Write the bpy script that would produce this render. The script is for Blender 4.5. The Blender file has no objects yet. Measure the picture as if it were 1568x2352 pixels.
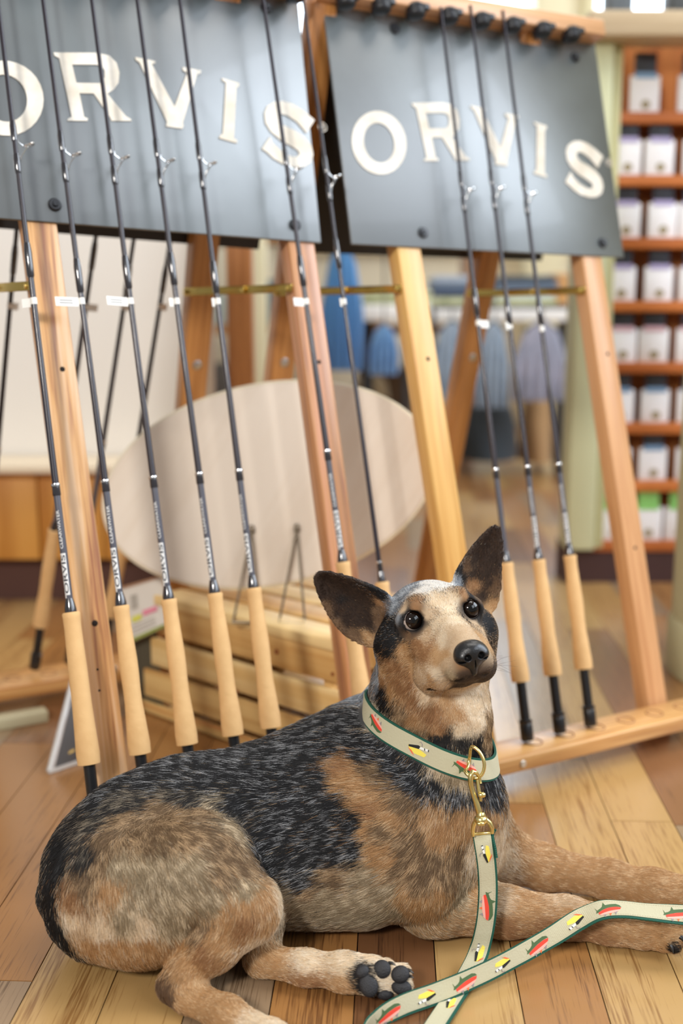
import bpy, bmesh, math, random
import numpy as np
from mathutils import Vector, Matrix
random.seed(7); np.random.seed(7)
S = bpy.context.scene
COL = S.collection
# ------------------------------------------------------------------ camera, world, lights, exposure
CAMH = .66; FPX = 2600.; PITCH = math.atan(476/2600.)
cam = bpy.data.cameras.new('camera'); camo = bpy.data.objects.new('camera', cam); COL.objects.link(camo)
camo.location = (0, 0, CAMH); camo.rotation_euler = (math.pi/2-PITCH, 0, 0)
cam.sensor_fit = 'VERTICAL'; cam.sensor_height = 36; cam.sensor_width = 24; cam.lens = 36*FPX/2352
cam.clip_start = .05; cam.clip_end = 60
cam.dof.use_dof = True; cam.dof.focus_distance = 1.165; cam.dof.aperture_fstop = 2.3; cam.dof.aperture_blades = 9
S.camera = camo
S.view_settings.view_transform = 'Standard'; S.view_settings.look = 'None'
S.view_settings.gamma = 1; S.view_settings.use_curve_mapping = False; S.view_settings.exposure = -0.16
W = bpy.data.worlds.new('world'); S.world = W; W.use_nodes = True
bg = W.node_tree.nodes['Background']; bg.inputs[0].default_value = (1.0, .98, .96, 1); bg.inputs[1].default_value = .38
def area(name, loc, target, sx, sy, power, color):
    l = bpy.data.lights.new(name, 'AREA'); l.shape = 'RECTANGLE'; l.size = sx; l.size_y = sy; l.energy = power; l.color = color
    o = bpy.data.objects.new(name, l); COL.objects.link(o); o.location = loc
    o.rotation_euler = (Vector(target)-Vector(loc)).to_track_quat('-Z', 'Y').to_euler(); return o
area('window_and_fill_light', (3.5, 1.5, 2.75), (.5, 1.6, .8), 2.6, 2.3, 185, (.80, .89, 1.0))
area('ceiling_light', (-1.0, -1.5, 2.05), (0.1, 1.4, .4), .42, .42, 84, (1.0, .96, .91))
area('window_and_fill_light', (2.7, -.9, 2.7), (.1, 1.4, .8), 2.0, 1.6, 50, (.84, .91, 1.0))  # fill lamp added to brighten the left sign, no known window there
area('ceiling_light', (.6, 1.6, 3.2), (.6, 1.9, 0), 2.0, 1.2, 42, (1.0, .95, .88))
area('ceiling_light', (1.5, 4.0, 3.2), (1.3, 4.0, 0), 2.5, 1.8, 60, (1.0, .95, .88))

# ------------------------------------------------------------------ measuring helpers
TH = PITCH; c_, s_ = math.cos(TH), math.sin(TH)
FW = np.array([0, c_, -s_]); UP = np.array([0, s_, c_]); RT = np.array([1, 0, 0.]); EYE = np.array([0, 0, CAMH])
def ray(x, y): return FW+RT*(x-784)/FPX-UP*(y-1176)/FPX
def P(x, y, d): return EYE+ray(x, y)*d                       # world point seen at (x,y) at distance d
def FL(x, y, z=0.):
    r = ray(x, y); return EYE+r*((z-CAMH)/r[2])
def PY(x, y, Y):
    r = ray(x, y); return EYE+r*(Y/r[1])
def PP(x, y, p0, n):
    r = ray(x, y); return EYE+r*(((p0-EYE)@n)/(r@n))
# ------------------------------------------------------------------ materials
MATS = {}
def mat(name, col, rough=.5, metal=0., coat=0., spec=.5, alpha=1., trans=0., emit=None, bump=None, var=None, sheen=0.):
    if name in MATS: return MATS[name]
    m = bpy.data.materials.new(name); m.use_nodes = True; MATS[name] = m
    nt = m.node_tree; b = nt.nodes['Principled BSDF']
    b.inputs['Base Color'].default_value = (*col, 1); b.inputs['Roughness'].default_value = rough
    b.inputs['Metallic'].default_value = metal; b.inputs['Coat Weight'].default_value = coat
    b.inputs['Specular IOR Level'].default_value = spec; b.inputs['Alpha'].default_value = alpha
    b.inputs['Transmission Weight'].default_value = trans; b.inputs['Sheen Weight'].default_value = sheen
    if emit: b.inputs['Emission Color'].default_value = (*emit[0], 1); b.inputs['Emission Strength'].default_value = emit[1]
    if bump or var:
        tc = nt.nodes.new('ShaderNodeTexCoord')
        mp = nt.nodes.new('ShaderNodeMapping'); nt.links.new(tc.outputs['Object'], mp.inputs[0])
        nz = nt.nodes.new('ShaderNodeTexNoise'); nt.links.new(mp.outputs[0], nz.inputs['Vector'])
        nz.inputs['Scale'].default_value = (bump or var)[0]; nz.inputs['Detail'].default_value = 6
        if bump:
            bp = nt.nodes.new('ShaderNodeBump'); bp.inputs['Strength'].default_value = bump[1]; bp.inputs['Distance'].default_value = .002
            nt.links.new(nz.outputs['Fac'], bp.inputs['Height']); nt.links.new(bp.outputs[0], b.inputs['Normal'])
        if var:
            mx = nt.nodes.new('ShaderNodeMix'); mx.data_type = 'RGBA'
            mx.inputs[6].default_value = (*col, 1); mx.inputs[7].default_value = (*var[1], 1)
            rp = nt.nodes.new('ShaderNodeValToRGB'); rp.color_ramp.elements[0].position = .38; rp.color_ramp.elements[1].position = .68
            nz2 = nt.nodes.new('ShaderNodeTexNoise'); nz2.inputs['Scale'].default_value = var[0]; nz2.inputs['Detail'].default_value = 5
            nt.links.new(mp.outputs[0], nz2.inputs['Vector']); nt.links.new(nz2.outputs['Fac'], rp.inputs[0])
            nt.links.new(rp.outputs[0], mx.inputs[0]); nt.links.new(mx.outputs[2], b.inputs['Base Color'])
    return m
def srgb(r, g, b):
    f = lambda v: (v/255/12.92) if v/255 <= .04045 else ((v/255+.055)/1.055)**2.4
    return (f(r), f(g), f(b))
def wood(name, light, dark, rough=.45, axis=None, ring=9., grain=60., knots=0., coat=.15, streak=.5, third=None):
    """wood with the grain along the vector given by axis (object space)"""
    if name in MATS: return MATS[name]
    m = bpy.data.materials.new(name); m.use_nodes = True; MATS[name] = m
    nt = m.node_tree; N = nt.nodes; L = nt.links; b = N['Principled BSDF']
    b.inputs['Roughness'].default_value = rough; b.inputs['Coat Weight'].default_value = coat; b.inputs['Coat Roughness'].default_value = .25
    tc = N.new('ShaderNodeTexCoord'); oi = N.new('ShaderNodeObjectInfo')
    a = Vector(axis or (0, 0, 1)).normalized(); q = a.rotation_difference(Vector((0, 0, 1))).to_matrix()
    sep = []
    for r in range(3):
        d = N.new('ShaderNodeVectorMath'); d.operation = 'DOT_PRODUCT'; d.inputs[1].default_value = q[r]
        L.new(tc.outputs['Object'], d.inputs[0]); sep.append(d.outputs['Value'])
    rnd = N.new('ShaderNodeMath'); rnd.operation = 'MULTIPLY'; rnd.inputs[1].default_value = 37.; L.new(oi.outputs['Random'], rnd.inputs[0])
    ad = N.new('ShaderNodeMath'); ad.operation = 'ADD'; L.new(sep[0], ad.inputs[0]); L.new(rnd.outputs[0], ad.inputs[1])
    cb = N.new('ShaderNodeCombineXYZ'); L.new(ad.outputs[0], cb.inputs[0]); L.new(sep[1], cb.inputs[1])
    ml = N.new('ShaderNodeMath'); ml.operation = 'MULTIPLY'; ml.inputs[1].default_value = .035; L.new(sep[2], ml.inputs[0]); L.new(ml.outputs[0], cb.inputs[2])
    n1 = N.new('ShaderNodeTexNoise'); n1.inputs['Scale'].default_value = ring*3; n1.inputs['Detail'].default_value = 3; n1.inputs['Distortion'].default_value = 1.2
    n2 = N.new('ShaderNodeTexNoise'); n2.inputs['Scale'].default_value = grain*6; n2.inputs['Detail'].default_value = 4
    L.new(cb.outputs[0], n1.inputs['Vector']); L.new(cb.outputs[0], n2.inputs['Vector'])
    m1 = N.new('ShaderNodeMath'); m1.operation = 'MULTIPLY_ADD'; m1.inputs[1].default_value = streak; L.new(n2.outputs['Fac'], m1.inputs[0]); L.new(n1.outputs['Fac'], m1.inputs[2])
    rp = N.new('ShaderNodeValToRGB'); e = rp.color_ramp.elements
    e[0].position = .45+streak*.3; e[0].color = (*dark, 1); e[1].position = .62+streak*.5; e[1].color = (*light, 1)
    if third: x = e.new(.53+streak*.4); x.color = (*third, 1)
    L.new(m1.outputs[0], rp.inputs[0]); L.new(rp.outputs[0], b.inputs['Base Color'])
    bp = N.new('ShaderNodeBump'); bp.inputs['Strength'].default_value = .15; bp.inputs['Distance'].default_value = .001
    L.new(n2.outputs['Fac'], bp.inputs['Height']); L.new(bp.outputs[0], b.inputs['Normal'])
    return m
# ------------------------------------------------------------------ object helpers
def wloc(o):
    v = np.zeros(3)
    while o is not None: v += np.array(o.location); o = o.parent
    return v
def tag(o, label=None, cat=None, group=None, kind=None):
    if label: o['label'] = label
    if cat: o['category'] = cat
    if group: o['group'] = group
    if kind: o['kind'] = kind
    return o
def thing(name, label, cat, loc=(0, 0, 0), group=None):
    o = bpy.data.objects.new(name, None); COL.objects.link(o); o.location = loc; o.empty_display_size = .05
    return tag(o, label, cat, group)
class MB:
    def __init__(s): s.v = []; s.f = []; s.m = []; s.sm = []
    def add(s, vs, fs, mi=0, smooth=False):
        k = len(s.v); s.v += [tuple(map(float, v)) for v in vs]
        for f in fs: s.f.append([k+i for i in f]); s.m.append(mi); s.sm.append(smooth)
        return s
    def box(s, c, half, ax=None, mi=0):
        c = np.array(c, float); A = np.eye(3) if ax is None else np.array(ax, float)
        vs = [c+A[0]*half[0]*i+A[1]*half[1]*j+A[2]*half[2]*k for i in (-1, 1) for j in (-1, 1) for k in (-1, 1)]
        return s.add(vs, [(0, 1, 3, 2), (4, 6, 7, 5), (0, 4, 5, 1), (2, 3, 7, 6), (0, 2, 6, 4), (1, 5, 7, 3)], mi)
    def bar(s, a, b, w, t, side, mi=0):
        """rectangular bar from a to b, width w along side, thickness t"""
        a = np.array(a, float); b = np.array(b, float); L = b-a; l = np.linalg.norm(L); z = L/l
        x = np.array(side, float); x = x-z*(x@z); x /= np.linalg.norm(x); y = np.cross(z, x)
        return s.box((a+b)/2, (w/2, t/2, l/2), (x, y, z), mi)
    def tube(s, pts, rad, n=10, mi=0, closed=False, cap=True):
        pts = [np.array(p, float) for p in pts]; m = len(pts)
        if not hasattr(rad, '__len__'): rad = [rad]*m
        up = None; rings = []
        for i in range(m):
            if closed: t = pts[(i+1) % m]-pts[i-1]
            else: t = pts[min(i+1, m-1)]-pts[max(i-1, 0)]
            t = t/np.linalg.norm(t)
            if up is None: up = np.cross(t, [0.3, .9, .2]); 
            x = up-t*(up@t); x /= np.linalg.norm(x)+1e-12; y = np.cross(t, x); up = x
            rings.append([pts[i]+rad[i]*(x*math.cos(q)+y*math.sin(q)) for q in np.linspace(0, 2*math.pi, n, endpoint=False)])
        vs = [v for r in rings for v in r]; fs = []
        for i in range(m if closed else m-1):
            j = (i+1) % m
            for k in range(n): fs.append((i*n+k, i*n+(k+1) % n, j*n+(k+1) % n, j*n+k))
        if cap and not closed: fs += [tuple(range(n))[::-1], tuple((m-1)*n+k for k in range(n))]
        return s.add(vs, fs, mi, True)
    def lathe(s, prof, n=24, mi=0, o=(0, 0, 0), ax=None, cap=True):
        """prof: (radius, height) pairs around ax[2]"""
        A = np.eye(3) if ax is None else np.array(ax, float); o = np.array(o, float); vs = []; fs = []
        for r, h in prof:
            for k in range(n):
                q = 2*math.pi*k/n; vs.append(o+A[0]*r*math.cos(q)+A[1]*r*math.sin(q)+A[2]*h)
        for i in range(len(prof)-1):
            for k in range(n): fs.append((i*n+k, i*n+(k+1) % n, (i+1)*n+(k+1) % n, (i+1)*n+k))
        if cap: fs += [tuple(range(n))[::-1], tuple((len(prof)-1)*n+k for k in range(n))]
        return s.add(vs, fs, mi, True)
    def build(s, name, m, parent=None, bevel=0., local=False, seg=2):
        me = bpy.data.meshes.new(name); off = np.zeros(3) if (parent is None or local) else wloc(parent)
        me.from_pydata([tuple(np.array(v)-off) for v in s.v], [], s.f)
        for x in (m if isinstance(m, (list, tuple)) else [m]): me.materials.append(x)
        for p, mi, sm in zip(me.polygons, s.m, s.sm): p.material_index = mi; p.use_smooth = sm or bevel > 0
        bm = bmesh.new(); bm.from_mesh(me)
        bmesh.ops.recalc_face_normals(bm, faces=bm.faces)
        if bevel > 0:
            es = [e for e in bm.edges if len(e.link_faces) == 2 and e.calc_face_angle() > .5]
            bmesh.ops.bevel(bm, geom=es, offset=bevel, segments=seg, affect='EDGES', profile=.5, clamp_overlap=True)
        for e in bm.edges:
            if len(e.link_faces) == 2 and e.calc_face_angle() > .9: e.smooth = False
        bm.to_mesh(me); bm.free()
        o = bpy.data.objects.new(name, me); COL.objects.link(o)
        if parent is not None: o.parent = parent
        return o
def fan_poly(pts2, to3, h0, h1):
    """solid plate from a 2-d outline; to3(x,y,h)"""
    bm = bmesh.new(); vs = [bm.verts.new((p[0], p[1], 0)) for p in pts2]; f = bm.faces.new(vs)
    r = bmesh.ops.triangulate(bm, faces=[f]); bm.verts.index_update()
    tri = [[v.index for v in g.verts] for g in bm.faces]; bm.free(); n = len(pts2)
    vs = [to3(x, y, h1) for x, y in pts2]+[to3(x, y, h0) for x, y in pts2]
    fs = [tuple(t) for t in tri]+[tuple(n+i for i in t[::-1]) for t in tri]+[(i, (i+1) % n, n+(i+1) % n, n+i) for i in range(n)]
    return vs, fs
def copy_tree(o, parent=None):
    c = o.copy(); COL.objects.link(c); c.parent = parent
    for ch in list(o.children): copy_tree(ch, c)
    return c
# ------------------------------------------------------------------ floor planks
PLK = {}
def plank_mat(i, light, dark, third=None):
    return wood('floor_wood_%d' % i, light, dark, rough=.28, axis=(.044, 1, 0), ring=6., grain=85., coat=.45, streak=1.1, third=third)
PM = [plank_mat(0, srgb(178, 138, 84), srgb(128, 88, 46)),
      plank_mat(1, srgb(159, 112, 63), srgb(107, 69, 37)),
      plank_mat(2, srgb(119, 80, 50), srgb(74, 47, 30)),
      plank_mat(3, srgb(148, 123, 95), srgb(100, 77, 55)),
      plank_mat(4, srgb(184, 147, 93), srgb(139, 99, 54)),
      plank_mat(5, srgb(139, 97, 63), srgb(96, 64, 41))]
fl = MB().box((0.1, 3.0, -.012), (3.2, 3.6, .008)).build('floor', mat('floor_base', srgb(60, 42, 28), .8))
tag(fl, kind='structure')
pdir = np.array([.044, 1, 0]); pdir /= np.linalg.norm(pdir); pside = np.array([pdir[1], -pdir[0], 0])
rng = random.Random(21); PW = .080
# seam line through floor point seen at (998,2200)
s0 = FL(998, 2200)@pside
plank_meshes = {}
cnt = 0; rest = MB()
order = []
for k in range(-26, 36):
    y = .55-rng.random()*.8
    while y < 6.2:
        L = rng.choice([.46, .6, .75, .9]); order.append((k, y, L, rng.choice([0, 0, 1, 1, 2, 3, 4, 4, 5]))); y += L
def plank_box(mb, k, y, L, mi=0):
    c = pside*(s0+(k+.5)*PW)+pdir*(y+L/2)+np.array([0, 0, -.0035])
    mb.box(c, (PW/2-.0006, L/2-.0007, .0035+.00001*(k % 3)), (pside, pdir, (0, 0, 1)), mi)
def inview(k, y, L):
    m = 0
    for t in (0, .25, .5, .75, 1):
        for e in (0, 1):
            p = pside*(s0+(k+e)*PW)+pdir*(y+L*t)-EYE; dd = p@FW
            if dd > .3:
                X = 784+FPX*(p@RT)/dd; Y = 1176-FPX*(p@UP)/dd
                if -60 < X < 1630 and 1080 < Y < 2480: return dd
    return 0
seen = [(inview(*o[:3]), o) for o in order]
near = sorted([q for q in seen if q[0]], key=lambda q: q[0])[:290]
nearset = {q[1] for q in near}
for d, o in near:
    mb = MB(); plank_box(mb, *o[:3]); mb.build('plank', PM[o[3]], fl)
for d, o in seen:
    if o not in nearset and -1.6 < o[0]*PW < 2.4: plank_box(rest, *o[:3], o[3])
tag(rest.build('far_planks', PM, fl), kind='stuff')

# ------------------------------------------------------------------ walls
tag(MB().box((-1.42, 2.62, 1.3), (1.12, .04, 1.3)).build('wall_left', mat('panel_white', srgb(240, 236, 229), .6)), kind='structure')
tag(MB().box((0.9, 6.4, 1.5), (3.6, .05, 1.5)).build('wall_back', mat('wall_cream', srgb(226, 216, 190), .7)), kind='structure')
# panelled counter standing against the white wall
cab = thing('counter_cabinet', 'honey-coloured panelled wood counter with pale ledge in front of the white wall', 'cabinet', (-.75, 2.5, 0))
wcab = wood('honey_wood', srgb(216, 156, 74), srgb(186, 122, 46), .5, (0, 0, 1), ring=5, grain=20)
MB().box((-1.30, 2.535, .052), (1.0, .035, .052)).build('toe_kick', mat('kick_brown', srgb(84, 52, 42), .6), cab)
for i in range(15):
    MB().box((-2.30+i*.142, 2.50, .104+.1), (.0695, .05, .1)).build('panel', wcab, cab, bevel=.002)
MB().box((-1.32, 2.49, .312), (1.02, .08, .010)).build('ledge', mat('ledge_cream', srgb(232, 216, 190), .5), cab, bevel=.003)
wb = wood('post_brown', srgb(190, 128, 72), srgb(150, 92, 46), .5)
t = MB().box((-.225, 2.57, .8), (.028, .03, .8)).build('wall_post', wb, bevel=.003)
tag(t, 'brown wooden post at the right end of the white panel wall', 'post')
t = MB().box((-.31, 2.575, .8), (.022, .02, .8)).build('wall_post', mat('post_beige', srgb(214, 200, 182), .6), bevel=.003)
tag(t, 'beige painted post between the white panel and the brown post', 'post')
# bright shop window high in the back wall
win = MB().box((.35, 6.33, 2.1), (.62, .008, 1.1)).build('window_1', mat('daylight_pane', (.9, .95, 1.), .3, emit=((.74, .86, 1.), 5.)))
tag(win, kind='structure')
wf = MB()
for x in (-.30, .35, 1.0): wf.box((x, 6.31, 2.1), (.018, .03, 1.15))
for z in (.97, 3.23): wf.box((.35, 6.31, z), (.65, .03, .035))
w2 = MB().box((1.95, 6.33, 1.6), (.62, .008, .65)).build('window_2', mat('daylight_pane', (1, 1, 1))); tag(w2, kind='structure')
w2f = MB()
for x in (1.3, 2.6): w2f.box((x, 6.31, 1.6), (.03, .03, .7))
for z in (.93, 2.28): w2f.box((1.95, 6.31, z), (.62, .03, .03))
w2f.build('window_frame', mat('cream_paint', srgb(222, 214, 178), .5), w2, bevel=.004)
wf.build('window_frame', mat('cream_paint', srgb(222, 214, 178), .5), win, bevel=.004)
# ------------------------------------------------------------------ wall shelving with packets on the right
SY = 2.66
shelf = thing('display_shelving', 'wooden wall unit with narrow ledges full of hanging packets, pale green post at its left', 'shelf', (1.0, SY+.1, 0))
orange = wood('ledge_orange', srgb(204, 120, 56), srgb(166, 86, 34), .5, (1, 0, 0), ring=6, grain=20)
panelw = wood('panel_orange', srgb(206, 134, 72), srgb(172, 98, 46), .5, (0, 0, 1), ring=6, grain=20)
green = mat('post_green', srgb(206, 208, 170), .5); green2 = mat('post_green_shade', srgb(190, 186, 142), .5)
def zat(y, Y): r = ray(784, y); return CAMH+r[2]*Y/r[1]
x0 = .60; x1 = 1.42
MB().box(((x0+x1)/2, SY+.10, .70), ((x1-x0)/2, .012, .60)).build('back_panel', panelw, shelf)
MB().box(((.535+x1)/2, SY+.05, .045), ((x1-.535)/2, .05, .045)).build('plinth', mat('plinth_brown', srgb(66, 40, 38), .6), shelf)
MB().box((.563, SY+.0, .09+.59), (.033, .05, .59)).build('side_post', green, shelf, bevel=.004)
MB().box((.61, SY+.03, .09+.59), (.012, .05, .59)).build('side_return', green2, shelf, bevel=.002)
hb = wood('pale_beam', srgb(214, 196, 166), srgb(190, 168, 136), .6, (1, 0, 0), ring=5, grain=20)
MB().box((.97, SY-.04, zat(52, SY-.10)), (.44, .06, .026)).build('header_beam', hb, shelf, bevel=.003)
rowb = [262, 405, 548, 692, 832, 970, 1102, 1238]; ledges = []
for i, yb in enumerate(rowb):
    z = zat(yb+12, SY+.02); ledges.append(z)
    MB().box(((x0+x1)/2+.0, SY+.045, z), ((x1-x0)/2, .05, .0125)).build('ledge', orange, shelf, bevel=.002)
pk_white = mat('packet_white', srgb(236, 234, 236), .45); pk_dark = mat('packet_header_dark', srgb(52, 54, 64), .35); pk_green = mat('packet_header_green', srgb(150, 214, 124), .4)
pk_blue = mat('packet_band_blue', srgb(126, 160, 196), .4); pk_lil = mat('packet_band_lilac', srgb(176, 166, 206), .4); pk_pink = mat('packet_band_pink', srgb(216, 178, 190), .4); pk_brown = mat('packet_window', srgb(150, 136, 104), .4)
def packet(label, hdr, band, group, w=.068, h=.128):
    t = thing('packet', label, 'packet', (0, 0, 0), group)
    MB().box((0, 0, h*.31), (w/2, .005, h*.31)).build('pouch', pk_white, t, bevel=.0015, local=True)
    MB().box((0, .001, h*.81), (w*.36, .004, h*.19)).build('header', hdr, t, bevel=.001, local=True)
    MB().box((0, -.0052, h*.62), (w*.36, .0012, h*.05)).build('colour_band', band, t, local=True)
    MB().lathe([(0.0001, 0), (w*.15, .0004), (w*.15, .0012), (0.0001, .0014)], 12, 0, (.002, -.0048, h*.14), ((1, 0, 0), (0, 0, 1), (0, -1, 0)), cap=False).build('window_patch', pk_brown, t, local=True)
    return t
rname = ['topmost', 'second', 'third', 'fourth', 'fifth', 'sixth', 'seventh', 'lowest']
bands = [pk_blue, pk_lil, pk_lil, pk_lil, pk_pink, pk_blue, pk_blue, pk_green]
rr = random.Random(5); nth = ['leftmost', 'second from left', 'third from left', 'fourth from left', 'fifth from left', 'sixth from left', 'seventh from left', 'eighth from left', 'ninth from left', 'tenth from left', 'eleventh from left', 'twelfth from left']
for i, z in enumerate(ledges):
    top = z+.0125; hdr = pk_green if i == 7 else pk_dark
    lab = ('white packet with green header on the lowest wall unit ledge' if i == 7 else 'white packet with dark header on the %s wall unit ledge' % rname[i])
    base = packet(lab, hdr, bands[i], 'packets on the %s ledge' % rname[i], h=.13 if i == 7 else (.125 if i else .13)); x = x0+.045+.012*rr.random()+(.03 if i == 0 else 0); first = True; kth = 0
    while x < x1-.04:
        o = base if first else copy_tree(base); first = False
        o.location = (x, SY+.012+rr.random()*.010, top); o['label'] = lab.replace('white packet', 'white packet, %s,' % nth[kth]); kth += 1; o.rotation_euler = (0, 0, rr.uniform(-.12, .12)); x += .071+rr.random()*.018+(.02 if i == 0 else 0)
# grey boxes on top of the header beam
zt = zat(52, SY-.10)+.0262
for k, (x, w, h, c, lb) in enumerate(((.60, .05, .07, (96, 104, 112), 'small dark grey box at the left end on top of the shelving beam'), (.73, .045, .05, (70, 74, 78), 'black box on top of the shelving beam'), (.86, .06, .06, (176, 172, 160), 'pale box further right on top of the shelving beam'))):
    tag(MB().box((x, SY-.04, zt+h/2), (w/2, .04, h/2)).build('carton', mat('carton_%d' % k, srgb(*c), .5), bevel=.003), lb, 'box')
# green column at the right edge
col_ = thing('column', 'pale green round column at the right picture edge', 'column', (.805, 1.98, 0))
MB().lathe([(.2, 0.1), (.2, 1.6)], 40, 0, (.805, 1.98, 0)).build('shaft', mat('column_green', srgb(188, 184, 146), .5), col_)
MB().lathe([(.207, 0.001), (.207, .085), (.2, .1)], 40, 0, (.805, 1.98, 0)).build('base_ring', mat('column_green', srgb(188, 184, 146), .5), col_)
# ------------------------------------------------------------------ far display table with clothes
TY = 4.35
def X_(px, Y): r = ray(px, 1000); return r[0]*Y/r[1]
tbl = thing('display_table', 'white topped display table with dark legs in the blurred background', 'table', (.5, TY+.3, 0))
zt0, zt1 = zat(738, TY), zat(700, TY)
tl, tr_ = X_(792, TY), X_(1330, TY)
MB().box(((tl+tr_)/2, TY+.35, (zt0+zt1)/2), ((tr_-tl)/2, .35, (zt1-zt0)/2)).build('table_top', mat('table_white', srgb(240, 238, 232), .4), tbl, bevel=.006)
dk = mat('dark_iron', srgb(40, 42, 46), .5)
for px in (845, 1300):
    for yy in (.12, .6):
        MB().box((X_(px, TY), TY+yy, zt0/2), (.022, .022, zt0/2)).build('leg', dk, tbl)
def cloth(nm, col, alt=None): return mat(nm, srgb(*col), .85, var=((14., srgb(*alt)) if alt else None), sheen=.2)
olive = cloth('olive_print', (132, 136, 92), (196, 196, 160)); slate_c = cloth('slate_cloth', (84, 98, 116)); greyc = cloth('grey_cloth', (150, 160, 172)); navy = cloth('navy_cloth', (44, 56, 80)); tanb = cloth('tan_cloth', (176, 140, 96)); denim = cloth('denim', (84, 128, 176), (120, 164, 208)); shirtc = cloth('blue_grey_shirt', (128, 146, 164), (150, 166, 182)); darkc = cloth('charcoal_cloth', (56, 66, 74)); skyb = cloth('bright_blue', (76, 132, 186))
def folded(label, px, w, n, cols, group=None, Y=TY+.22, z=None):
    z = zt1 if z is None else z
    for k in range(n):
        h = .028; mb = MB(); ww = w*(1-.04*(k % 2)); cx = X_(px, Y)+rr.uniform(-.008, .008)
        prof = [(-ww/2, 0), (ww/2-.01, 0), (ww/2, h*.25), (ww/2, h*.7), (ww/2-.012, h*.96), (-ww/2+.012, h*.96), (-ww/2, h*.7), (-ww/2, h*.25)]
        vs = [(cx+a, Y-.12, z+b) for a, b in prof]+[(cx+a, Y+.12, z+b) for a, b in prof]; m = len(prof)
        mb.add(vs, [tuple(range(m))[::-1], tuple(range(m, 2*m))]+[(i, (i+1) % m, m+(i+1) % m, m+i) for i in range(m)])
        o = mb.build('folded_garment', cols[k % len(cols)], bevel=.003); z += h
        tag(o, label % ['lowest', 'second', 'third', 'fourth', 'topmost'][k if k < n-1 else 4], 'clothing', group)
folded('%s garment of the olive printed stack left on the white table', 905, .27, 2, [olive])
folded('%s garment of the grey and navy stack mid-table, right of the olive one', 1035, .20, 4, [olive, navy, slate_c, greyc])
folded('%s garment of the grey stack at the right of the white table', 1190, .24, 4, [olive, greyc, slate_c, darkc])
crt = MB().box((X_(1290, TY+.2), TY+.25, zt1+.06), (.07, .1, .06)).build('wooden_riser', wood('riser', srgb(196, 150, 90), srgb(160, 112, 60)), bevel=.003)
tag(crt, 'tan wooden block at the right end on the white display table', 'box')
def hanging(name, label, px0, px1, y0, y1, Y, m, folds=5, depth=.035, sleeve=True, group=None, hook=None):
    """garment hanging from a hanger: shoulders, sleeves and folded hem"""
    t = thing(name, label, 'clothing', ((X_(px0, Y)+X_(px1, Y))/2, Y, 0), group)
    xa, xb = X_(px0, Y), X_(px1, Y); za, zb = zat(y0, Y), max(zat(y1, Y), .02); w = xb-xa; n = 28; rows = 10; vs = []
    for side in (-1, 1):
        for j in range(rows+1):
            v = j/rows; sh = .62+.38*min(1, v*2.2)
            for i in range(n+1):
                u = i/n*2-1; x = (xa+xb)/2+u*w/2*sh*(1-.05*v); drop = (za-zb)*.16*abs(u)**1.5*(1-v)
                z = za-(za-zb)*v-drop; y = Y+side*(depth*(1-u*u)**.5*.6+.006)+math.sin(u*folds*3.1+side)*depth*.45*v
                vs.append((x, y, z))
    k = (n+1)*(rows+1); fs = []
    for s in (0, 1):
        for j in range(rows):
            for i in range(n): a = s*k+j*(n+1)+i; fs.append((a, a+1, a+n+2, a+n+1))
    per = [i for i in range(n+1)]+[(j)*(n+1)+n for j in range(1, rows+1)]+[rows*(n+1)+i for i in range(n-1, -1, -1)]+[j*(n+1) for j in range(rows-1, 0, -1)]
    fs += [(per[i], per[(i+1) % len(per)], k+per[(i+1) % len(per)], k+per[i]) for i in range(len(per))]
    MB().add(vs, fs, 0, True).build('cloth_body', m, t)
    cx = (xa+xb)/2; hk = MB().tube([(cx-w*.3, Y, za-.035), (cx, Y, za+.005), (cx+w*.3, Y, za-.035)], .006, 8); hk.tube([(cx, Y, za), (cx, Y, (hook or za+.045)-.01), (cx, Y, hook or za+.045)], .003, 6)
    hk.build('hanger', dk, t); return t
RY = 4.22
rail = thing('clothes_rail', 'dark low clothes rail holding blue grey shirts before the white table', 'rail', (X_(1180, RY), RY, 0))
zr_ = zat(733, RY)+.045
MB().tube([(X_(985, RY), RY, zr_), (X_(1318, RY), RY, zr_)], .009, 10).build('rail_bar', dk, rail)
for px in (990, 1313): MB().tube([(X_(px, RY), RY, 0.005), (X_(px, RY), RY, zr_)], .009, 10).build('upright', dk, rail); MB().box((X_(px, RY), RY, .010), (.02, .15, .0099)).build('foot', dk, rail)
hanging('hanging_shirt', 'blue grey shirt at the left on the low clothes rail', 985, 1082, 738, 920, RY, shirtc)
hanging('hanging_shirt', 'blue grey shirt in the middle of the low clothes rail', 1086, 1168, 738, 935, RY, shirtc)
hanging('hanging_shirt', 'blue grey shirt at the right end of the low clothes rail', 1170, 1300, 738, 920, RY, cloth('grey_lilac_shirt', (136, 142, 160), (158, 160, 178)))
def heap(name, label, px0, px1, y0, y1, Y, m, cat='clothing'):
    xa, xb = X_(px0, Y), X_(px1, Y); za, zb = zat(y0, Y), max(zat(y1, Y), .001); mb = MB(); n = 20; rows = 8; vs = []
    for j in range(rows+1):
        v = j/rows
        for i in range(n):
            q = 2*math.pi*i/n; r = (1-.35*v**2)*(1+.06*math.sin(3*q+v*4)) if v < 1 else .3
            vs.append(((xa+xb)/2+(xb-xa)/2*r*math.cos(q), Y+.14+.13*r*math.sin(q), zb+(za-zb)*v))
    fs = [(j*n+i, j*n+(i+1) % n, (j+1)*n+(i+1) % n, (j+1)*n+i) for j in range(rows) for i in range(n)]+[tuple(range(n))[::-1], tuple(rows*n+i for i in range(n))]
    return tag(mb.add(vs, fs, 0, True).build(name, m), label, cat)
heap('dark_bag', 'charcoal bag on the floor under the blue grey shirts, larger one', 1065, 1200, 925, 1062, 4.35, darkc, 'bag')
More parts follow.
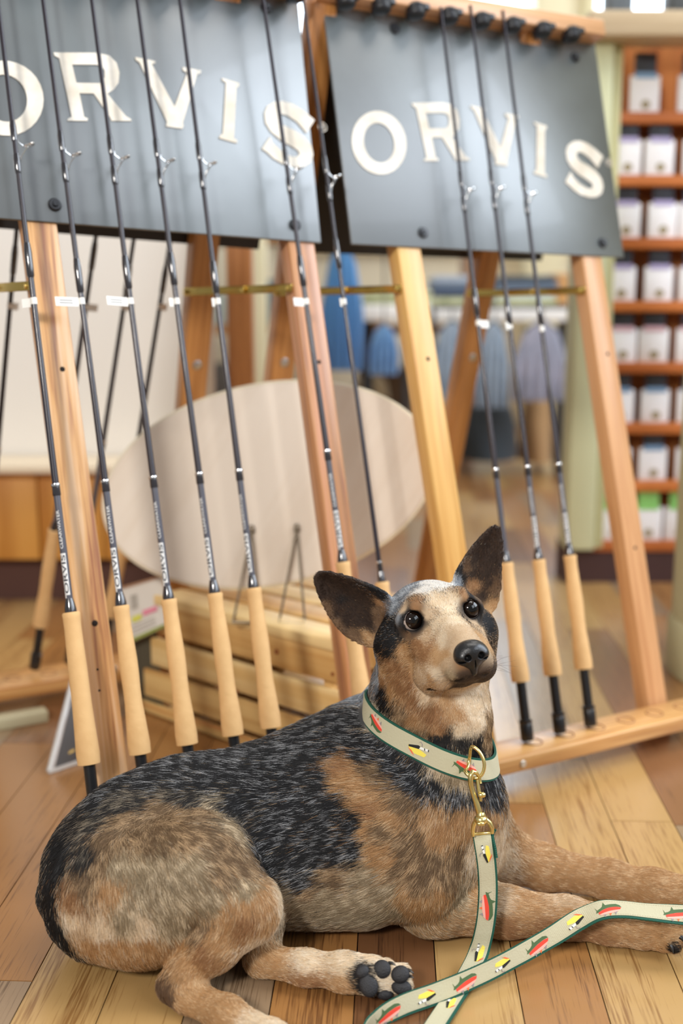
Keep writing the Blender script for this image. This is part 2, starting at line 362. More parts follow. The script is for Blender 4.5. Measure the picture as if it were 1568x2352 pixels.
heap('dark_bag', 'charcoal bag on the floor left of the larger one', 985, 1062, 935, 1050, 4.4, cloth('grey_green_cloth', (84, 98, 100)), 'bag')
heap('tan_bag', 'tan bag standing on the floor beside the green post', 1205, 1285, 900, 1066, 4.4, tanb, 'bag')
heap('tan_bag', 'dull tan bag on the floor behind the oval board', 800, 905, 860, 1060, 4.45, cloth('khaki', (150, 130, 96)), 'bag')
hanging('jeans', 'denim garment hanging just left of the golden rack leg', 845, 915, 745, 860, 3.97, denim, hook=1.045)
hanging('blue_jacket', 'bright blue jacket hanging behind the thin unlettered rod', 735, 836, 560, 850, 3.97, skyb, depth=.05, hook=1.045)
hanging('jeans', 'blue jeans hanging between the two brown rear rack legs', 556, 606, 735, 890, 3.97, cloth('pale_denim', (110, 142, 170), (136, 160, 182)), hook=1.045, depth=.02)
hanging('white_top', 'white top hanging above the jeans near the brown post', 552, 596, 668, 745, 4.02, cloth('white_cloth', (236, 238, 240)), hook=1.045, depth=.02)
st_ = thing('stand_rail', 'tall dark garment stand in the blurred background', 'rail', (X_(790, 4.0), 4.0, 0))
MB().tube([(X_(545, 3.95), 3.99, .005), (X_(545, 3.95), 3.99, 1.05), (X_(930, 3.95), 3.99, 1.05), (X_(930, 3.95), 3.99, .005)], .010, 8).build('frame_tube', dk, st_)
tag(MB().box((X_(590, 3.8), 3.85, .62), (.035, .04, .62)).build('cream_post', mat('cream_paint', srgb(222, 214, 178), .5), bevel=.004), 'cream post standing behind the brown rear rack leg', 'post')
tag(MB().box((X_(1240, 6.0), 6.1, 1.4), (.09, .09, 1.4)).build('cream_post', mat('cream_paint', srgb(222, 214, 178), .5), bevel=.006), 'tall cream post beside the bright window', 'post')
# low wooden fixtures further back
fx = thing('back_shelf', 'brown wooden shelf unit by the far wall between the rack legs', 'shelf', (-.25, 5.3, 0))
bw = wood('back_brown', srgb(186, 134, 80), srgb(140, 94, 52), .6)
for z in (.15, .55, .95): MB().box((-.15, 5.3, z), (.75, .2, .02)).build('shelf_board', bw, fx)
for x in (-.88, -.15, .58): MB().box((x, 5.3, .5), (.02, .2, .5)).build('upright', bw, fx)
for k, (x, z, w, h, c) in enumerate(((-.62, .57, .16, .14, (150, 160, 150)), (-.3, .57, .12, .2, (96, 112, 120)), (.1, .57, .2, .12, (180, 150, 110)), (.38, .57, .12, .18, (206, 206, 200)), (-.5, .17, .2, .22, (90, 84, 78)), (.2, .17, .25, .2, (120, 96, 70)), (-.5, .97, .2, .12, (200, 196, 180)), (.3, .97, .2, .14, (110, 120, 130)))):
    w /= 2; tag(MB().box((x, 5.3, z+h/2+.0001), (w, .12, h/2)).build('storage_box', mat('storage_%d' % k, srgb(*c), .6), bevel=.004), '%s box on the %s board of the far brown shelf' % (['grey-green, leftmost', 'slate', 'tan', 'off-white, rightmost', 'dark', 'brown', 'cream', 'blue-grey'][k], ['middle']*4+['']*0 and ('middle' if k < 4 else ('lowest' if k < 6 else 'top'))), 'box')
# ------------------------------------------------------------------ rod racks
psi = math.radians(60.5); bet = math.radians(15.5)
RD = np.array([math.sin(psi), math.cos(psi), 0]); RN = np.array([RD[1], -RD[0], 0]); ZZ = np.array([0, 0, 1.])
RU = math.cos(bet)*ZZ-math.sin(bet)*RN; RNN = math.cos(bet)*RN+math.sin(bet)*ZZ
R0 = P(205, 1750, 1.30); R0 = R0-RU*(R0[2]/RU[2])
def R(a, b, off=0.): return R0+RD*a+RU*b+RNN*off            # front face coordinates
def RB(a, b, off=0.):                                         # rear face: b measured up from the floor
    ridge = R(a, 1.15, -.05); ur = math.cos(bet)*ZZ+math.sin(bet)*RN; nr = -math.cos(bet)*RN+math.sin(bet)*ZZ
    foot = ridge-ur*(ridge[2]/ur[2]); return foot+ur*b+nr*off
URR = math.cos(bet)*ZZ+math.sin(bet)*RN; NRR = -math.cos(bet)*RN+math.sin(bet)*ZZ
def oak(name, l, d, third=None, axis=tuple(RU)): return wood(name, l, d, .38, axis, ring=14, grain=30, coat=.25, streak=.7, third=third)
oak_pink = oak('oak_pinkish', srgb(228, 188, 146), srgb(166, 112, 80), srgb(216, 166, 110))
oak_rose = oak('oak_rose', srgb(208, 150, 114), srgb(150, 96, 76), srgb(198, 142, 92))
oak_gold = oak('oak_golden', srgb(232, 186, 110), srgb(206, 150, 76))
oak_tan = oak('oak_tan', srgb(220, 168, 118), srgb(196, 140, 92))
oak_rear_shaded = oak('oak_rear_shaded', srgb(206, 146, 84), srgb(170, 112, 58), axis=tuple(URR))  # darker brown: the shade on the rear legs is put into the wood colour
oak_bar = oak('oak_bar', srgb(226, 178, 134), srgb(196, 144, 100), axis=tuple(RD))
oak_base = oak('oak_base', srgb(218, 168, 106), srgb(182, 126, 70), axis=tuple(RD))
dark_hole = mat('drilled_hole', (.02, .012, .008), .9)
steel = mat('steel', (.62, .62, .62), .3, 1.)
brass = mat('brass', srgb(214, 186, 104), .25, 1.)
black_fit = mat('black_fitting', (.015, .016, .02), .35)
black_paint = mat('black_board', (.02, .02, .022), .5)
slate = mat('slate_sign', srgb(64, 72, 75), .40, spec=.9, coat=.15, bump=(4., .12), var=(6., srgb(86, 96, 99)))
slate.node_tree.nodes['Principled BSDF'].inputs['IOR'].default_value = 1.85
cream_letter = mat('cream_letter', srgb(236, 230, 218), .5, var=(30., srgb(214, 204, 186)))
def disc(mb, c, n, r, t, seg=14):
    n = np.array(n)/np.linalg.norm(n); x = np.cross(n, [0.1, .2, .9]); x /= np.linalg.norm(x); y = np.cross(n, x)
    mb.lathe([(r*.9, -t), (r, -t*.5), (r, 0), (r*.8, t)], seg, 0, c, (x, y, n))
def front_leg(parent, a0, a1, m, holes):
    """leg whose face centre runs from a0 (floor) to a1 (ridge)"""
    mb = MB(); mb.bar(R(a0, .004, -.05), R(a1, 1.15, -.05), .040, .030, RD); o = mb.build('front_leg', m, parent, bevel=.0025)
    for (b, da, r) in holes:
        a = a0+(a1-a0)*b/1.15+da; h = MB(); disc(h, R(a, b, -.0352), RNN, r, .0006); h.build('screw_hole', dark_hole, o)
    return o
def rear_leg(parent, a, zend=0.004):
    mb = MB(); mb.bar(RB(a, .004, -.02), RB(a, 1.13, -.02), .040, .030, RD); o = mb.build('rear_leg', oak_rear_shaded, parent, bevel=.0025)
    s = MB(); disc(s, RB(a, .60, -.0362), -NRR, .0075, .001); s.build('bolt', steel, o)
    s = MB(); disc(s, RB(a, .25, -.0362), -NRR, .006, .001); s.build('bolt', steel, o)
    return o
def clip(parent, a, b=1.124, off=.0):
    mb = MB(); c = R(a, b, off-.006)
    mb.lathe([(.004, -.010), (.0125, -.009), (.0145, -.004), (.0135, .003), (.0155, .006), (.010, .011), (.004, .013)], 12, 0, c, (RD, RNN, RU))
    mb.box(R(a, b, off-.015), (.007, .009, .006), (RD, RNN, RU))
    mb.box(R(a+.012, b+.004, off+.001), (.006, .005, .004), (RD, RNN, RU))
    return mb.build('rod_clip', black_fit, parent, bevel=.001)
def base_board(parent, a0, a1, P_, D, off, thick, z0, depth, m, holes, bolts):
    """horizontal board with cups for the rod butts; P_ gives ground points"""
    g0 = P_(a0)+D*off; g1 = P_(a1)+D*off
    mb = MB(); c = (g0+g1)/2; L = np.linalg.norm(g1-g0)/2
    mb.box((c[0], c[1], z0+thick/2), (L, depth/2, thick/2), (RD, D, ZZ))
    o = mb.build('base_board', m, parent, bevel=.002)
    for a in holes:
        h = MB(); g = P_(a)
        h.tube([g+np.array([math.cos(q)*.0125, math.sin(q)*.0125, 0])+ZZ*(z0+thick+.0002) for q in np.linspace(0, 2*math.pi, 18, endpoint=False)], .0011, 5, closed=True)
        h.build('rod_cup', mat('cup_edge', srgb(150, 100, 60), .6), o)
    for a in bolts:
        h = MB(); disc(h, P_(a)+D*(off+depth/2+.0004)+ZZ*(z0+thick*.5), D, .0065, .0012); h.build('bolt', steel, o)
    return o
def gnd(a, off=0): p = R(a, 0, off); return p-RU*(p[2]/RU[2])
def gndr(a): p = RB(a, .06, 0.035); p[2] = 0; return p
# letters, outlines measured on the sign plane
SOFF = -.031
def lp(pts, s=.5, ox=0, oy=0):
    out = []
    for x, y in pts:
        q = PP(ox+x*s, oy+y*s, R(0, 0, SOFF), RNN)-R(0, 0, SOFF); out.append((q@RD, q@RU))
    return out
LET = {}
LET['R'] = lp([(245, 243), (440, 244), (500, 256), (534, 290), (547, 335), (543, 382), (522, 412), (492, 432), (578, 536), (600, 548), (602, 557), (512, 557), (505, 540), (430, 431), (364, 430), (385, 538), (403, 546), (400, 557), (308, 556), (312, 546), (328, 538), (272, 270), (250, 257)])
LET['Rh'] = lp([(330, 298), (440, 299), (468, 306), (480, 325), (480, 355), (470, 376), (455, 384), (350, 382)])
LET['V'] = lp([(620, 264), (712, 282), (712, 293), (696, 296), (800, 492), (858, 336), (838, 324), (838, 310), (922, 325), (920, 338), (903, 345), (838, 566), (842, 578), (836, 593), (762, 582), (762, 570), (766, 562), (640, 288), (623, 278)])
LET['I'] = lp([(1018, 360), (1097, 384), (1095, 397), (1084, 405), (1072, 636), (1088, 646), (1086, 659), (1005, 636), (1008, 625), (1022, 614), (1036, 380), (1020, 372)])
LET['S'] = lp([(1443, 553), (1405, 613), (1392, 596), (1360, 560), (1318, 532), (1288, 524), (1276, 536), (1280, 556), (1300, 576), (1350, 600), (1398, 632), (1430, 675), (1437, 712), (1426, 748), (1395, 767), (1350, 769), (1298, 755), (1255, 730), (1225, 702), (1200, 685), (1238, 629), (1252, 660), (1290, 695), (1335, 720), (1362, 722), (1374, 708), (1366, 692), (1335, 672), (1288, 646), (1242, 606), (1217, 566), (1212, 520), (1226, 488), (1262, 467), (1300, 466), (1345, 480), (1395, 512)])
def ell(cx, cy, rx, ry, rot, n=30): return [(cx+rx*math.cos(q)*math.cos(rot)-ry*math.sin(q)*math.sin(rot), cy+rx*math.cos(q)*math.sin(rot)+ry*math.sin(q)*math.cos(rot)) for q in np.linspace(0, 2*math.pi, n, endpoint=False)]
O_R = lp(ell(171, 657, 124, 147, -.22), .5, 784, 0); O_Rh = lp(ell(171, 657, 70, 93, -.22), .5, 784, 0)
DA = .527                                                    # the second sign is the same print, one sign width on
LET['O'] = [(x-DA, y+.018) for x, y in O_R]; LET['Oh'] = [(x-DA, y+.018) for x, y in O_Rh]
def letter(ch, a_off, parent, db=0.):
    hole = LET.get(ch+'h'); T = lambda x, y, h: R(x+a_off, y+db, SOFF+h)
    mb = MB(); out = LET[ch]
    if hole:
        if ch == 'O':
            n = len(out)
            for h, sgn in ((.0012, 1), (.0, -1)):
                pass
            vs = [T(*p, .0012) for p in out]+[T(*p, .0012) for p in hole]+[T(*p, 0) for p in out]+[T(*p, 0) for p in hole]
            fs = []
            for i in range(n):
                j = (i+1) % n; fs += [(i, j, n+j, n+i), (i, 2*n+i, 2*n+j, j), (n+i, n+j, 3*n+j, 3*n+i), (2*n+i, 3*n+i, 3*n+j, 2*n+j)]
            mb.add(vs, fs)
        else:                                                 # bridge the counter into the outline
            ring = hole[::-1]; k = min(range(len(ring)), key=lambda i: (ring[i][0]-out[-2][0])**2+(ring[i][1]-out[-2][1])**2)
            ring = ring[k:]+ring[:k]
            e = 1e-5; pts = out[:-1]+[(ring[0][0]+e, ring[0][1]+e)]+ring[1:]+[(ring[0][0], ring[0][1])]+[(out[-2][0]+e, out[-2][1]-e)]+out[-1:]
            vs, fs = fan_poly(pts, T, 0, .0012); mb.add(vs, fs)
    else:
        vs, fs = fan_poly(out, T, 0, .0012); mb.add(vs, fs)
    return mb.build('letter', cream_letter, parent)
def sign(parent, a0, a1, b0, b1, doff, db=0., tilt=0.):
    mb = MB(); c = R((a0+a1)/2, (b0+b1)/2, SOFF-.0025); tx = RD*math.cos(tilt)+RU*math.sin(tilt); ty = RU*math.cos(tilt)-RD*math.sin(tilt)
    mb.box(c, ((a1-a0)/2, (b1-b0)/2, .0022), (tx, ty, RNN)); s = mb.build('sign_board', slate, parent, bevel=.001)
    for ch in 'ORVIS': letter(ch, doff, s, db)
    rg = MB(); q = lp([(1480, 585)])[0]; c = (q[0]+doff, q[1]+db)
    rg.tube([R(c[0]+.0062*math.cos(t), c[1]+.0062*math.sin(t), SOFF+.0004) for t in np.linspace(0, 6.283, 16, endpoint=False)], .0008, 5, closed=True)
    for (x0, y0, x1, y1) in ((-.0022, -.003, -.0022, .003), (-.0022, .003, .0012, .0028), (.0012, .0028, .0014, .0004), (.0014, .0004, -.0022, 0), (0, 0, .002, -.003)):
        rg.bar(R(c[0]+x0, c[1]+y0, SOFF+.0006), R(c[0]+x1, c[1]+y1, SOFF+.0006), .0009, .0008, RD)
    rg.build('registered_mark', cream_letter, s)
    for a in (a0+.119, a1-.045):
        for b in (b0+.022, b1-.03):
            b = b+(a-(a0+a1)/2)*math.tan(tilt); k = MB(); disc(k, R(a, b, SOFF+.0015), RNN, .0085, .0025); disc(k, R(a, b, SOFF+.004), RNN, .004, .003); k.build('sign_bolt', black_fit, s)
    return s
def rear_sign(parent, a0, a1, b0, b1, tilt=0.):
    tx = RD*math.cos(tilt)+URR*math.sin(tilt); ty = URR*math.cos(tilt)-RD*math.sin(tilt)
    mb = MB(); c = RB((a0+a1)/2, (b0+b1)/2, .0); mb.box(c, ((a1-a0)/2, (b1-b0)/2, .003), (tx, ty, NRR)); return mb.build('rear_sign_board', black_paint, parent)
def stay(parent, a_front, a_rear, b):
    f = R(a_front, b, -.05); fr = f-RD*.0225; rr = RB(a_rear, b-.012, -.02)-RD*.0225
    fr = fr+RN*.012; mid = fr+(rr-fr)*.42
    mb = MB(); mb.bar(fr, mid, .0115, .0018, ZZ); mb.bar(mid-RD*.002-(rr-mid)*.02, rr-RD*.002, .0115, .0018, ZZ); o = mb.build('folding_stay', brass, parent, bevel=.0005)
    for p in (fr-RN*.008, mid, rr+RN*.006):
        k = MB(); disc(k, p-RD*.003, -RD, .0038, .0016); k.build('rivet', brass, o)
def rack(name, label, af0, at0, af1, at1, ar0, ar1, m0, m1, a_sign, doff, ab0, ab1, rb0, rb1, holes, fhole, clips):
    t = thing(name, label, 'rod rack', tuple(gnd((af0+af1)/2)), 'wooden rod racks behind the dog')
    H0 = [(.305, .002, .0042), (.285-.035, -.002, .0016), (.225, -.003, .0016), (.615, .003, .0035)]
    front_leg(t, af0, at0, m0, H0); front_leg(t, af1, at1, m1, [(.305, 0, .003), (.615, .002, .0032)])
    rear_leg(t, ar0); rear_leg(t, ar1)
    sign(t, *a_sign, *((.791, 1.15, 0., 0., -.042) if doff == 0 else (.776, 1.135, doff, -.018, -.017)))
    rear_sign(t, a_sign[0]-.01, a_sign[1]+.005, *((.785, 1.10, -.05) if doff == 0 else (.768, 1.11, -.01)))
    bar = MB(); bar.box(R((ab0+ab1)/2, 1.142, -.028), ((ab1-ab0)/2, .0135, .027), (RD, RU, RNN)); b = bar.build('top_bar', oak_bar, t, bevel=.002)
    for a in clips: clip(b, a)
    stay(t, at0*.62+af0*.38, ar0, .722); stay(t, at1*.62+af1*.38, ar1, .722)
    base_board(t, rb0, rb1, gnd, RN, -.012, .022, .03, .062, oak_base, [], [])
    return t
rackL = rack('rod_rack', 'left wooden A-frame rod rack whose grey sign is cut off by the picture edge', .037, .025, .385, .385, -.02, .318, oak_pink, oak_rose,
             (-.072, .421), 0., -.13, .425, -.035, .46, [], [], [.057+i*.059 for i in range(7)])
rackR = rack('rod_rack', 'right wooden A-frame rod rack with two golden legs and a full grey sign', .573, .553, .905, .905, .468, .838, oak_gold, oak_tan,
             (.465, .972), DA, .452, .972, .54, .975, [], [], [.49+i*.059 for i in range(8)])
for rk, holes, bolts in ((rackL, [.0+i*.0605 for i in range(7)], [.1]), (rackR, [.63+i*.058 for i in range(6)], [.585])):
    bb = [c for c in rk.children if c.name.startswith('base_board')][0]
    for a in holes:
        g = R(a, .055, 0); h = MB()
        h.tube([(g[0]+.0125*math.cos(q), g[1]+.0125*math.sin(q), .0522) for q in np.linspace(0, 6.283, 18, endpoint=False)], .0011, 5, closed=True)
        h.build('rod_cup', mat('cup_edge', srgb(150, 100, 60), .6), bb)
    for a in bolts:
        h = MB(); disc(h, gnd(a)+RN*.0195+ZZ*.041, RN, .0055, .0015); h.build('bolt', steel, bb)
# rear base boards
for rk, a0, a1 in ((rackL, -.09, .35), (rackR, .43, .88)):
    g0 = RB(a0, .04, .03); g1 = RB(a1, .04, .03); c = (g0+g1)/2
    bb = MB().box((c[0], c[1], .035), (np.linalg.norm(g1-g0)/2, .045, .011), (RD, RN, ZZ)).build('rear_base_board', oak_base, rk, bevel=.002)
    for a in [a0+.03+.0605*i for i in range(7)]:
        g = RB(a, .05, .03); h = MB()
        h.tube([(g[0]+.0125*math.cos(q), g[1]+.0125*math.sin(q), .0462) for q in np.linspace(0, 6.283, 18, endpoint=False)], .0011, 5, closed=True)
        h.build('rod_cup', mat('cup_edge', srgb(150, 100, 60), .6), bb)
# ------------------------------------------------------------------ rods (built upright at the origin, +x to the right of the rack, -y towards the viewer)
cork = mat('cork', srgb(222, 180, 124), .75, bump=(160., .2), var=(60., srgb(216, 173, 117)))
blank_m = mat('rod_blank', (.018, .013, .020), .28, coat=.25, spec=.4)
label_m = mat('rod_grey_section', (.075, .075, .095), .3, coat=.3)
seat_m = mat('reel_seat_black', (.012, .012, .013), .3)
wrap_m = mat('thread_wrap', (.02, .018, .022), .15, coat=1.)
chrome = mat('chrome', (.8, .8, .8), .12, 1.)
white_pr = mat('white_print', srgb(222, 222, 220), .4)
dark_pr = mat('dark_print', (.03, .03, .04), .4)
tag_m = mat('paper_tag', srgb(236, 234, 228), .6)
def text_mesh(s, size):
    cu = bpy.data.curves.new('txt', 'FONT'); cu.body = s; cu.size = size; cu.resolution_u = 3; cu.offset = size*.012
    o = bpy.data.objects.new('txt', cu); COL.objects.link(o); dg = bpy.context.evaluated_depsgraph_get(); dg.update()
    me = o.evaluated_get(dg).to_mesh(); vs = [tuple(v.co) for v in me.vertices]; fs = [tuple(p.vertices) for p in me.polygons]
    o.evaluated_get(dg).to_mesh_clear(); bpy.data.objects.remove(o)
    bm = bmesh.new(); bv = [bm.verts.new(v) for v in vs]
    for f in fs:
        try: bm.faces.new([bv[i] for i in f])
        except ValueError: pass
    ys = [v[1] for v in vs]
    for y in np.linspace(min(ys), max(ys), 12)[1:-1]:
        bmesh.ops.bisect_plane(bm, geom=bm.verts[:]+bm.edges[:]+bm.faces[:], plane_co=(0, y, 0), plane_no=(0, 1, 0))
    bmesh.ops.remove_doubles(bm, verts=bm.verts, dist=1e-5); bm.verts.index_update()
    vs = [tuple(v.co) for v in bm.verts]; fs = [tuple(v.index for v in f.verts) for f in bm.faces]; bm.free(); return vs, fs
GRIPS = {'full': [(.0128, 0), (.0133, .012), (.0116, .04), (.0103, .06), (.0102, .075), (.0108, .095), (.0108, .110), (.0098, .135), (.0090, .155), (.0092, .168), (.0098, .173), (.0090, .175)],
         'tall': [(.0128, 0), (.0134, .012), (.0122, .04), (.0112, .07), (.0110, .09), (.0108, .11), (.0102, .135), (.0098, .155), (.0100, .168), (.0104, .173), (.0092, .175)]}
TXT = {}
def make_rod(label, style='full', grip_z=.083, ring=.407, roll=-.55, group=None, tag_w=.03, tag_roll=math.pi, words=('ORVIS', 'CLEARWATER'), thin=1., cap=True, top=1.08, guide=.807, ferr=.665, tagz=.625, longgrip=0.):
    t = thing('fly_rod', label, 'fishing rod', (0, 0, 0), group)
    B = lambda mb, n, m, p=t: mb.build(n, m, p, local=True)
    gz = grip_z; L = .175+longgrip
    B(MB().lathe([(.0062, .012), (.0069, .02), (.0069, gz+.002)], 20), 'reel_seat', seat_m)
    st = [o for o in t.children if o.name.startswith('reel_seat')][0]
    B(MB().lathe([(.008, 0), (.0093, .002), (.0093, .022), (.0085, .024), (.0095, .025), (.0095, .029), (.0072, .030)], 20), 'butt_cap', seat_m, st)
    B(MB().lathe([(r, gz+h*L/.175) for r, h in GRIPS[style]], 28), 'cork_grip', cork)
    z0 = gz+L; rb = .0041*thin
    B(MB().lathe([(.0070*thin, z0-.001), (.0068*thin, z0+.004), (.0055*thin, z0+.011), (rb+.0003, z0+.016)], 20), 'winding_check', wrap_m)
    zr = gz-.083+ring
    lab = B(MB().lathe([(rb+.0001, z0+.015), (rb, zr-.012)], 20), 'label_section', label_m)
    B(MB().lathe([(rb+.0005, zr-.013), (rb+.0008, zr-.012), (rb+.0006, zr-.002)], 18), 'thread_wrap', wrap_m)
    B(MB().lathe([(rb+.0011, zr-.002), (rb+.0013, zr-.001), (rb+.0011, zr+.001)], 18), 'silver_ring', chrome)
    def rad(z): return thin*(.0041-.0008*min(1, max(0, (z-zr)/(ferr-zr)))-(.0009*max(0, z-ferr)/.4))
    B(MB().lathe([(rad(z)*(.985), z) for z in np.linspace(zr, top, 9)], 16), 'blank', blank_m)
    B(MB().lathe([(rad(ferr)+.0001, ferr-.020), (rad(ferr)+.0011, ferr-.017), (rad(ferr)+.0013, ferr+.012), (rad(ferr)+.0004, ferr+.022)], 16), 'ferrule', wrap_m)
    # printed words wrapped round the blank
    z1 = z0+.020; zz = zr-.028
    if words:
        wl = (zz-z1)*.56
        def wrapt(vs, zoff, sc, rr):
            out = []
            for x, y, _ in vs:
                an = roll-(y*sc-.0)/rr; out.append((math.sin(an)*rr, -math.cos(an)*rr, zoff+x*sc))
            return out
        for wd, za, zb, hgt, m in ((words[0], z1, z1+wl*.86, .0058*thin, dark_pr), (words[1], z1+wl*.92, zz, .0042*thin, white_pr)):
            if wd not in TXT: TXT[wd] = text_mesh(wd, 1.)
            vs, fs = TXT[wd]; xs = [v[0] for v in vs]; ys = [v[1] for v in vs]; w = max(xs)-min(xs); h = max(ys)-min(ys)
            rr = rb+.00022; mb = MB(); out = []
            for x, y, _ in vs:
                an = roll-((y-min(ys))/h-.5)*hgt*.92/rr; out.append((math.sin(an)*rr, -math.cos(an)*rr, za+.002+(x-min(xs))/w*(zb-za-.004)))
            mb.add(out, fs); B(mb, 'printed_word', m, lab)
            if m is dark_pr:
                mb = MB(); n = 10; vs2 = []
                for z in (za, zb):
                    for k in range(n+1):
                        an = roll-(k/n-.5)*hgt*1.25/rr; vs2.append((math.sin(an)*(rb+.00012), -math.cos(an)*(rb+.00012), z))
                mb.add(vs2, [(k, k+1, n+2+k, n+1+k) for k in range(n)]); B(mb, 'white_print_block', white_pr, lab)
        mb = MB(); vs2 = []
        for z in (z0+.0165, z0+.0195+.004):
            for k in range(4):
                an = roll-.5-(k/3-.5)*.5; vs2.append((math.sin(an)*(rb+.0002), -math.cos(an)*(rb+.0002), z))
        mb.add(vs2, [(k, k+1, 5+k, 4+k) for k in range(3)]); B(mb, 'small_print_mark', white_pr, lab)
    # stripping guide
    g = MB(); zc = guide; r0 = rad(zc)
    cx = r0+.0135
    g.tube([(cx+.0062*math.cos(q), .0050*math.sin(q), zc+.002*math.cos(q)) for q in np.linspace(0, 6.283, 20, endpoint=False)], .00115, 6, closed=True)
    for sy in (-1, 1):
        g.tube([(cx-.001, .0055*sy, zc), (r0+.003, .002*sy, zc-.014), (r0+.0006, .0004*sy, zc-.022), (r0+.0003, 0, zc-.032)], .0006, 5)
    g.tube([(cx-.006, 0, zc-.002), (r0+.001, 0, zc+.003), (r0+.0004, 0, zc+.016)], .0007, 5)
    gd = B(g, 'stripping_guide', chrome)
    B(MB().lathe([(r0+.0002, zc-.036), (r0+.0012, zc-.032), (r0+.0012, zc-.018), (r0+.0006, zc-.012)], 14).lathe([(r0+.0006, zc+.004), (r0+.0011, zc+.008), (r0+.0010, zc+.022), (r0+.0002, zc+.028)], 14), 'guide_wrap', wrap_m, gd)
    # price tag folded round the blank
    rt = rad(tagz)+.0006; tg = MB(); tg.lathe([(rt, tagz-.004), (rt, tagz+.004)], 12, cap=False)
    ca, sa = math.cos(tag_roll), math.sin(tag_roll); ax = (ca, sa, 0); ay = (-sa, ca, 0)
    c = np.array(ax)*(rt+tag_w/2); tg.box((c[0], c[1], tagz-.001), (tag_w/2, .0004, .0055), (ax, ay, (0, 0, 1)))
    to = B(tg, 'price_tag', tag_m)
    if tag_w > .02:
        pr = MB()
        for k, zl in ((0, .0015), (1, -.0015)):
            c = np.array(ax)*(rt+tag_w*.55); pr.box((c[0]+ay[0]*0, c[1], tagz-.001+zl), (tag_w*.28, .00055, .00045), (ax, ay, (0, 0, 1)))
        B(pr, 'tag_print', dark_pr, to)
    return t
def stand(o, p_bot, p_top, zspin=0.):
    """put the rod's axis through two points"""
    a = np.array(p_bot); b = np.array(p_top); z = Vector(b-a).normalized()
    x = Vector(RD); x = (x-z*x.dot(z)).normalized(); y = z.cross(x)
    M = Matrix((x, y, z)).transposed().to_4x4(); M.translation = Vector(a)
    o.matrix_world = M @ Matrix.Rotation(zspin, 4, 'Z'); return o
# front rods: (a at foot, a at the bar, kind)
GR = 'rods in the front of the left rack'
def rod_front(label, a0, b0, a1, group, **kw):
    o = make_rod(label, group=group, **kw); return stand(o, R(a0, b0), R(a1, 1.12))
F = [(-.0005, .064, -.001), (.0613, .064, .0535), (.1203, .064, .1155), (.1803, .064, .1755), (.2310, .064, .2345)]
rod_front('leftmost front rod with a thick cork grip beside the pinkish rack leg', *F[0], GR, style='tall', tag_w=.010, ferr=.673, guide=.815, tag_roll=2.6, roll=-.7)
rod_front('fishing rod with cork grip between the pinkish rack leg and the slatted crate', *F[1], GR, ferr=.655, roll=-.55, tag_roll=3.3)
rod_front('fishing rod whose cork grip stands before the left end of the crate', *F[2], GR, ferr=.66, roll=-.75, tag_roll=3.4)
rod_front('fishing rod whose cork grip stands second from left before the crate', *F[3], GR, ferr=.665, roll=-.9, tag_w=.006)
rod_front('fishing rod whose cork grip stands before the middle of the crate', *F[4], GR, ferr=.655, roll=-1.0, tag_w=.004)
rod_front('rod in front of the rosy leg, its cork grip behind the dog ear', .366, .064, .356, GR, ferr=.665, roll=-.55, ring=.424, longgrip=.018, tag_w=.017, tag_roll=3.35, words=('ORVIS', 'CLEARWATER'))
rod_front('thin rod without lettering standing just right of the rosy leg', .4185, .064, .418, GR, ring=.27, thin=.8, words=None, ferr=.69, guide=.80, tag_w=.003, longgrip=-.015)
GQ = 'rods in the front of the right rack'
rod_front('left one of the three rods in the right rack, plain dark blank', .620, .058, .649, GQ, ring=.386, words=None, thin=.95, guide=.80, ferr=.63, tag_w=.016, tag_roll=.1, top=1.075, longgrip=-.006, tagz=.60)
rod_front('middle one of the three rods in the right rack', .679, .058, .704, GQ, ring=.386, thin=1., guide=.805, ferr=.615, roll=-.8, tag_w=.010, tag_roll=3.6, top=1.085, longgrip=-.008, tagz=.595)
rod_front('right-most rod standing in the right rack', .7365, .058, .7645, GQ, ring=.386, thin=1., guide=.80, ferr=.615, roll=-.8, tag_w=.010, tag_roll=3.9, top=1.085, longgrip=-.008, tagz=.59)
# rods on the rear side of the left rack
GB = 'rods on the rear side of the left rack'
def rod_rear(label, a0, a1, **kw):
    o = make_rod(label, group=GB, words=None, **kw); return stand(o, RB(a0, .052, .03), RB(a1, 1.12, .03), math.pi)
rod_rear('rear rod at the far left edge of the picture', .005, .080, tag_w=.008, ferr=.69)
rod_rear('rear rod whose cork grip and black butt show left of the front-most grip', .098, .205, tag_w=.014, ferr=.70)
rod_rear('rear rod crossing behind the second and third front rods', .158, .262, tag_w=.012)
rod_rear('rear rod whose cork grip shows below the rim of the oval board', .218, .318, tag_w=.008)
# ------------------------------------------------------------------ slatted crate behind the rods
ce = np.array([-.754, .657, 0]); cb = np.array([.657, .754, 0]); C0 = P(779, 1480, 1.55); ctop = C0[2]; C0[2] = 0; CLn = .385; CW = .26
pine = [wood('pine_%d' % i, l, d, .55, tuple(ce), ring=7, grain=16, coat=.05, streak=.5, third=t) for i, (l, d, t) in enumerate(((srgb(240, 210, 150), srgb(222, 182, 116), None), (srgb(228, 190, 124), srgb(200, 150, 84), None), (srgb(232, 196, 130), srgb(196, 128, 66), srgb(222, 180, 112))))]
crate = thing('wooden_crate', 'pale slatted pine crate standing behind the rods and carrying the oval board', 'crate', tuple(C0+ce*CLn/2+cb*CW/2))
def cbx(a0, a1, b0, b1, z0, z1, name, m, par=crate, bev=.002):
    c = C0+ce*(a0+a1)/2+cb*(b0+b1)/2; c = np.array([c[0], c[1], (z0+z1)/2])
    return MB().box(c, ((a1-a0)/2, (b1-b0)/2, (z1-z0)/2), (ce, cb, ZZ)).build(name, m, par, bevel=bev)
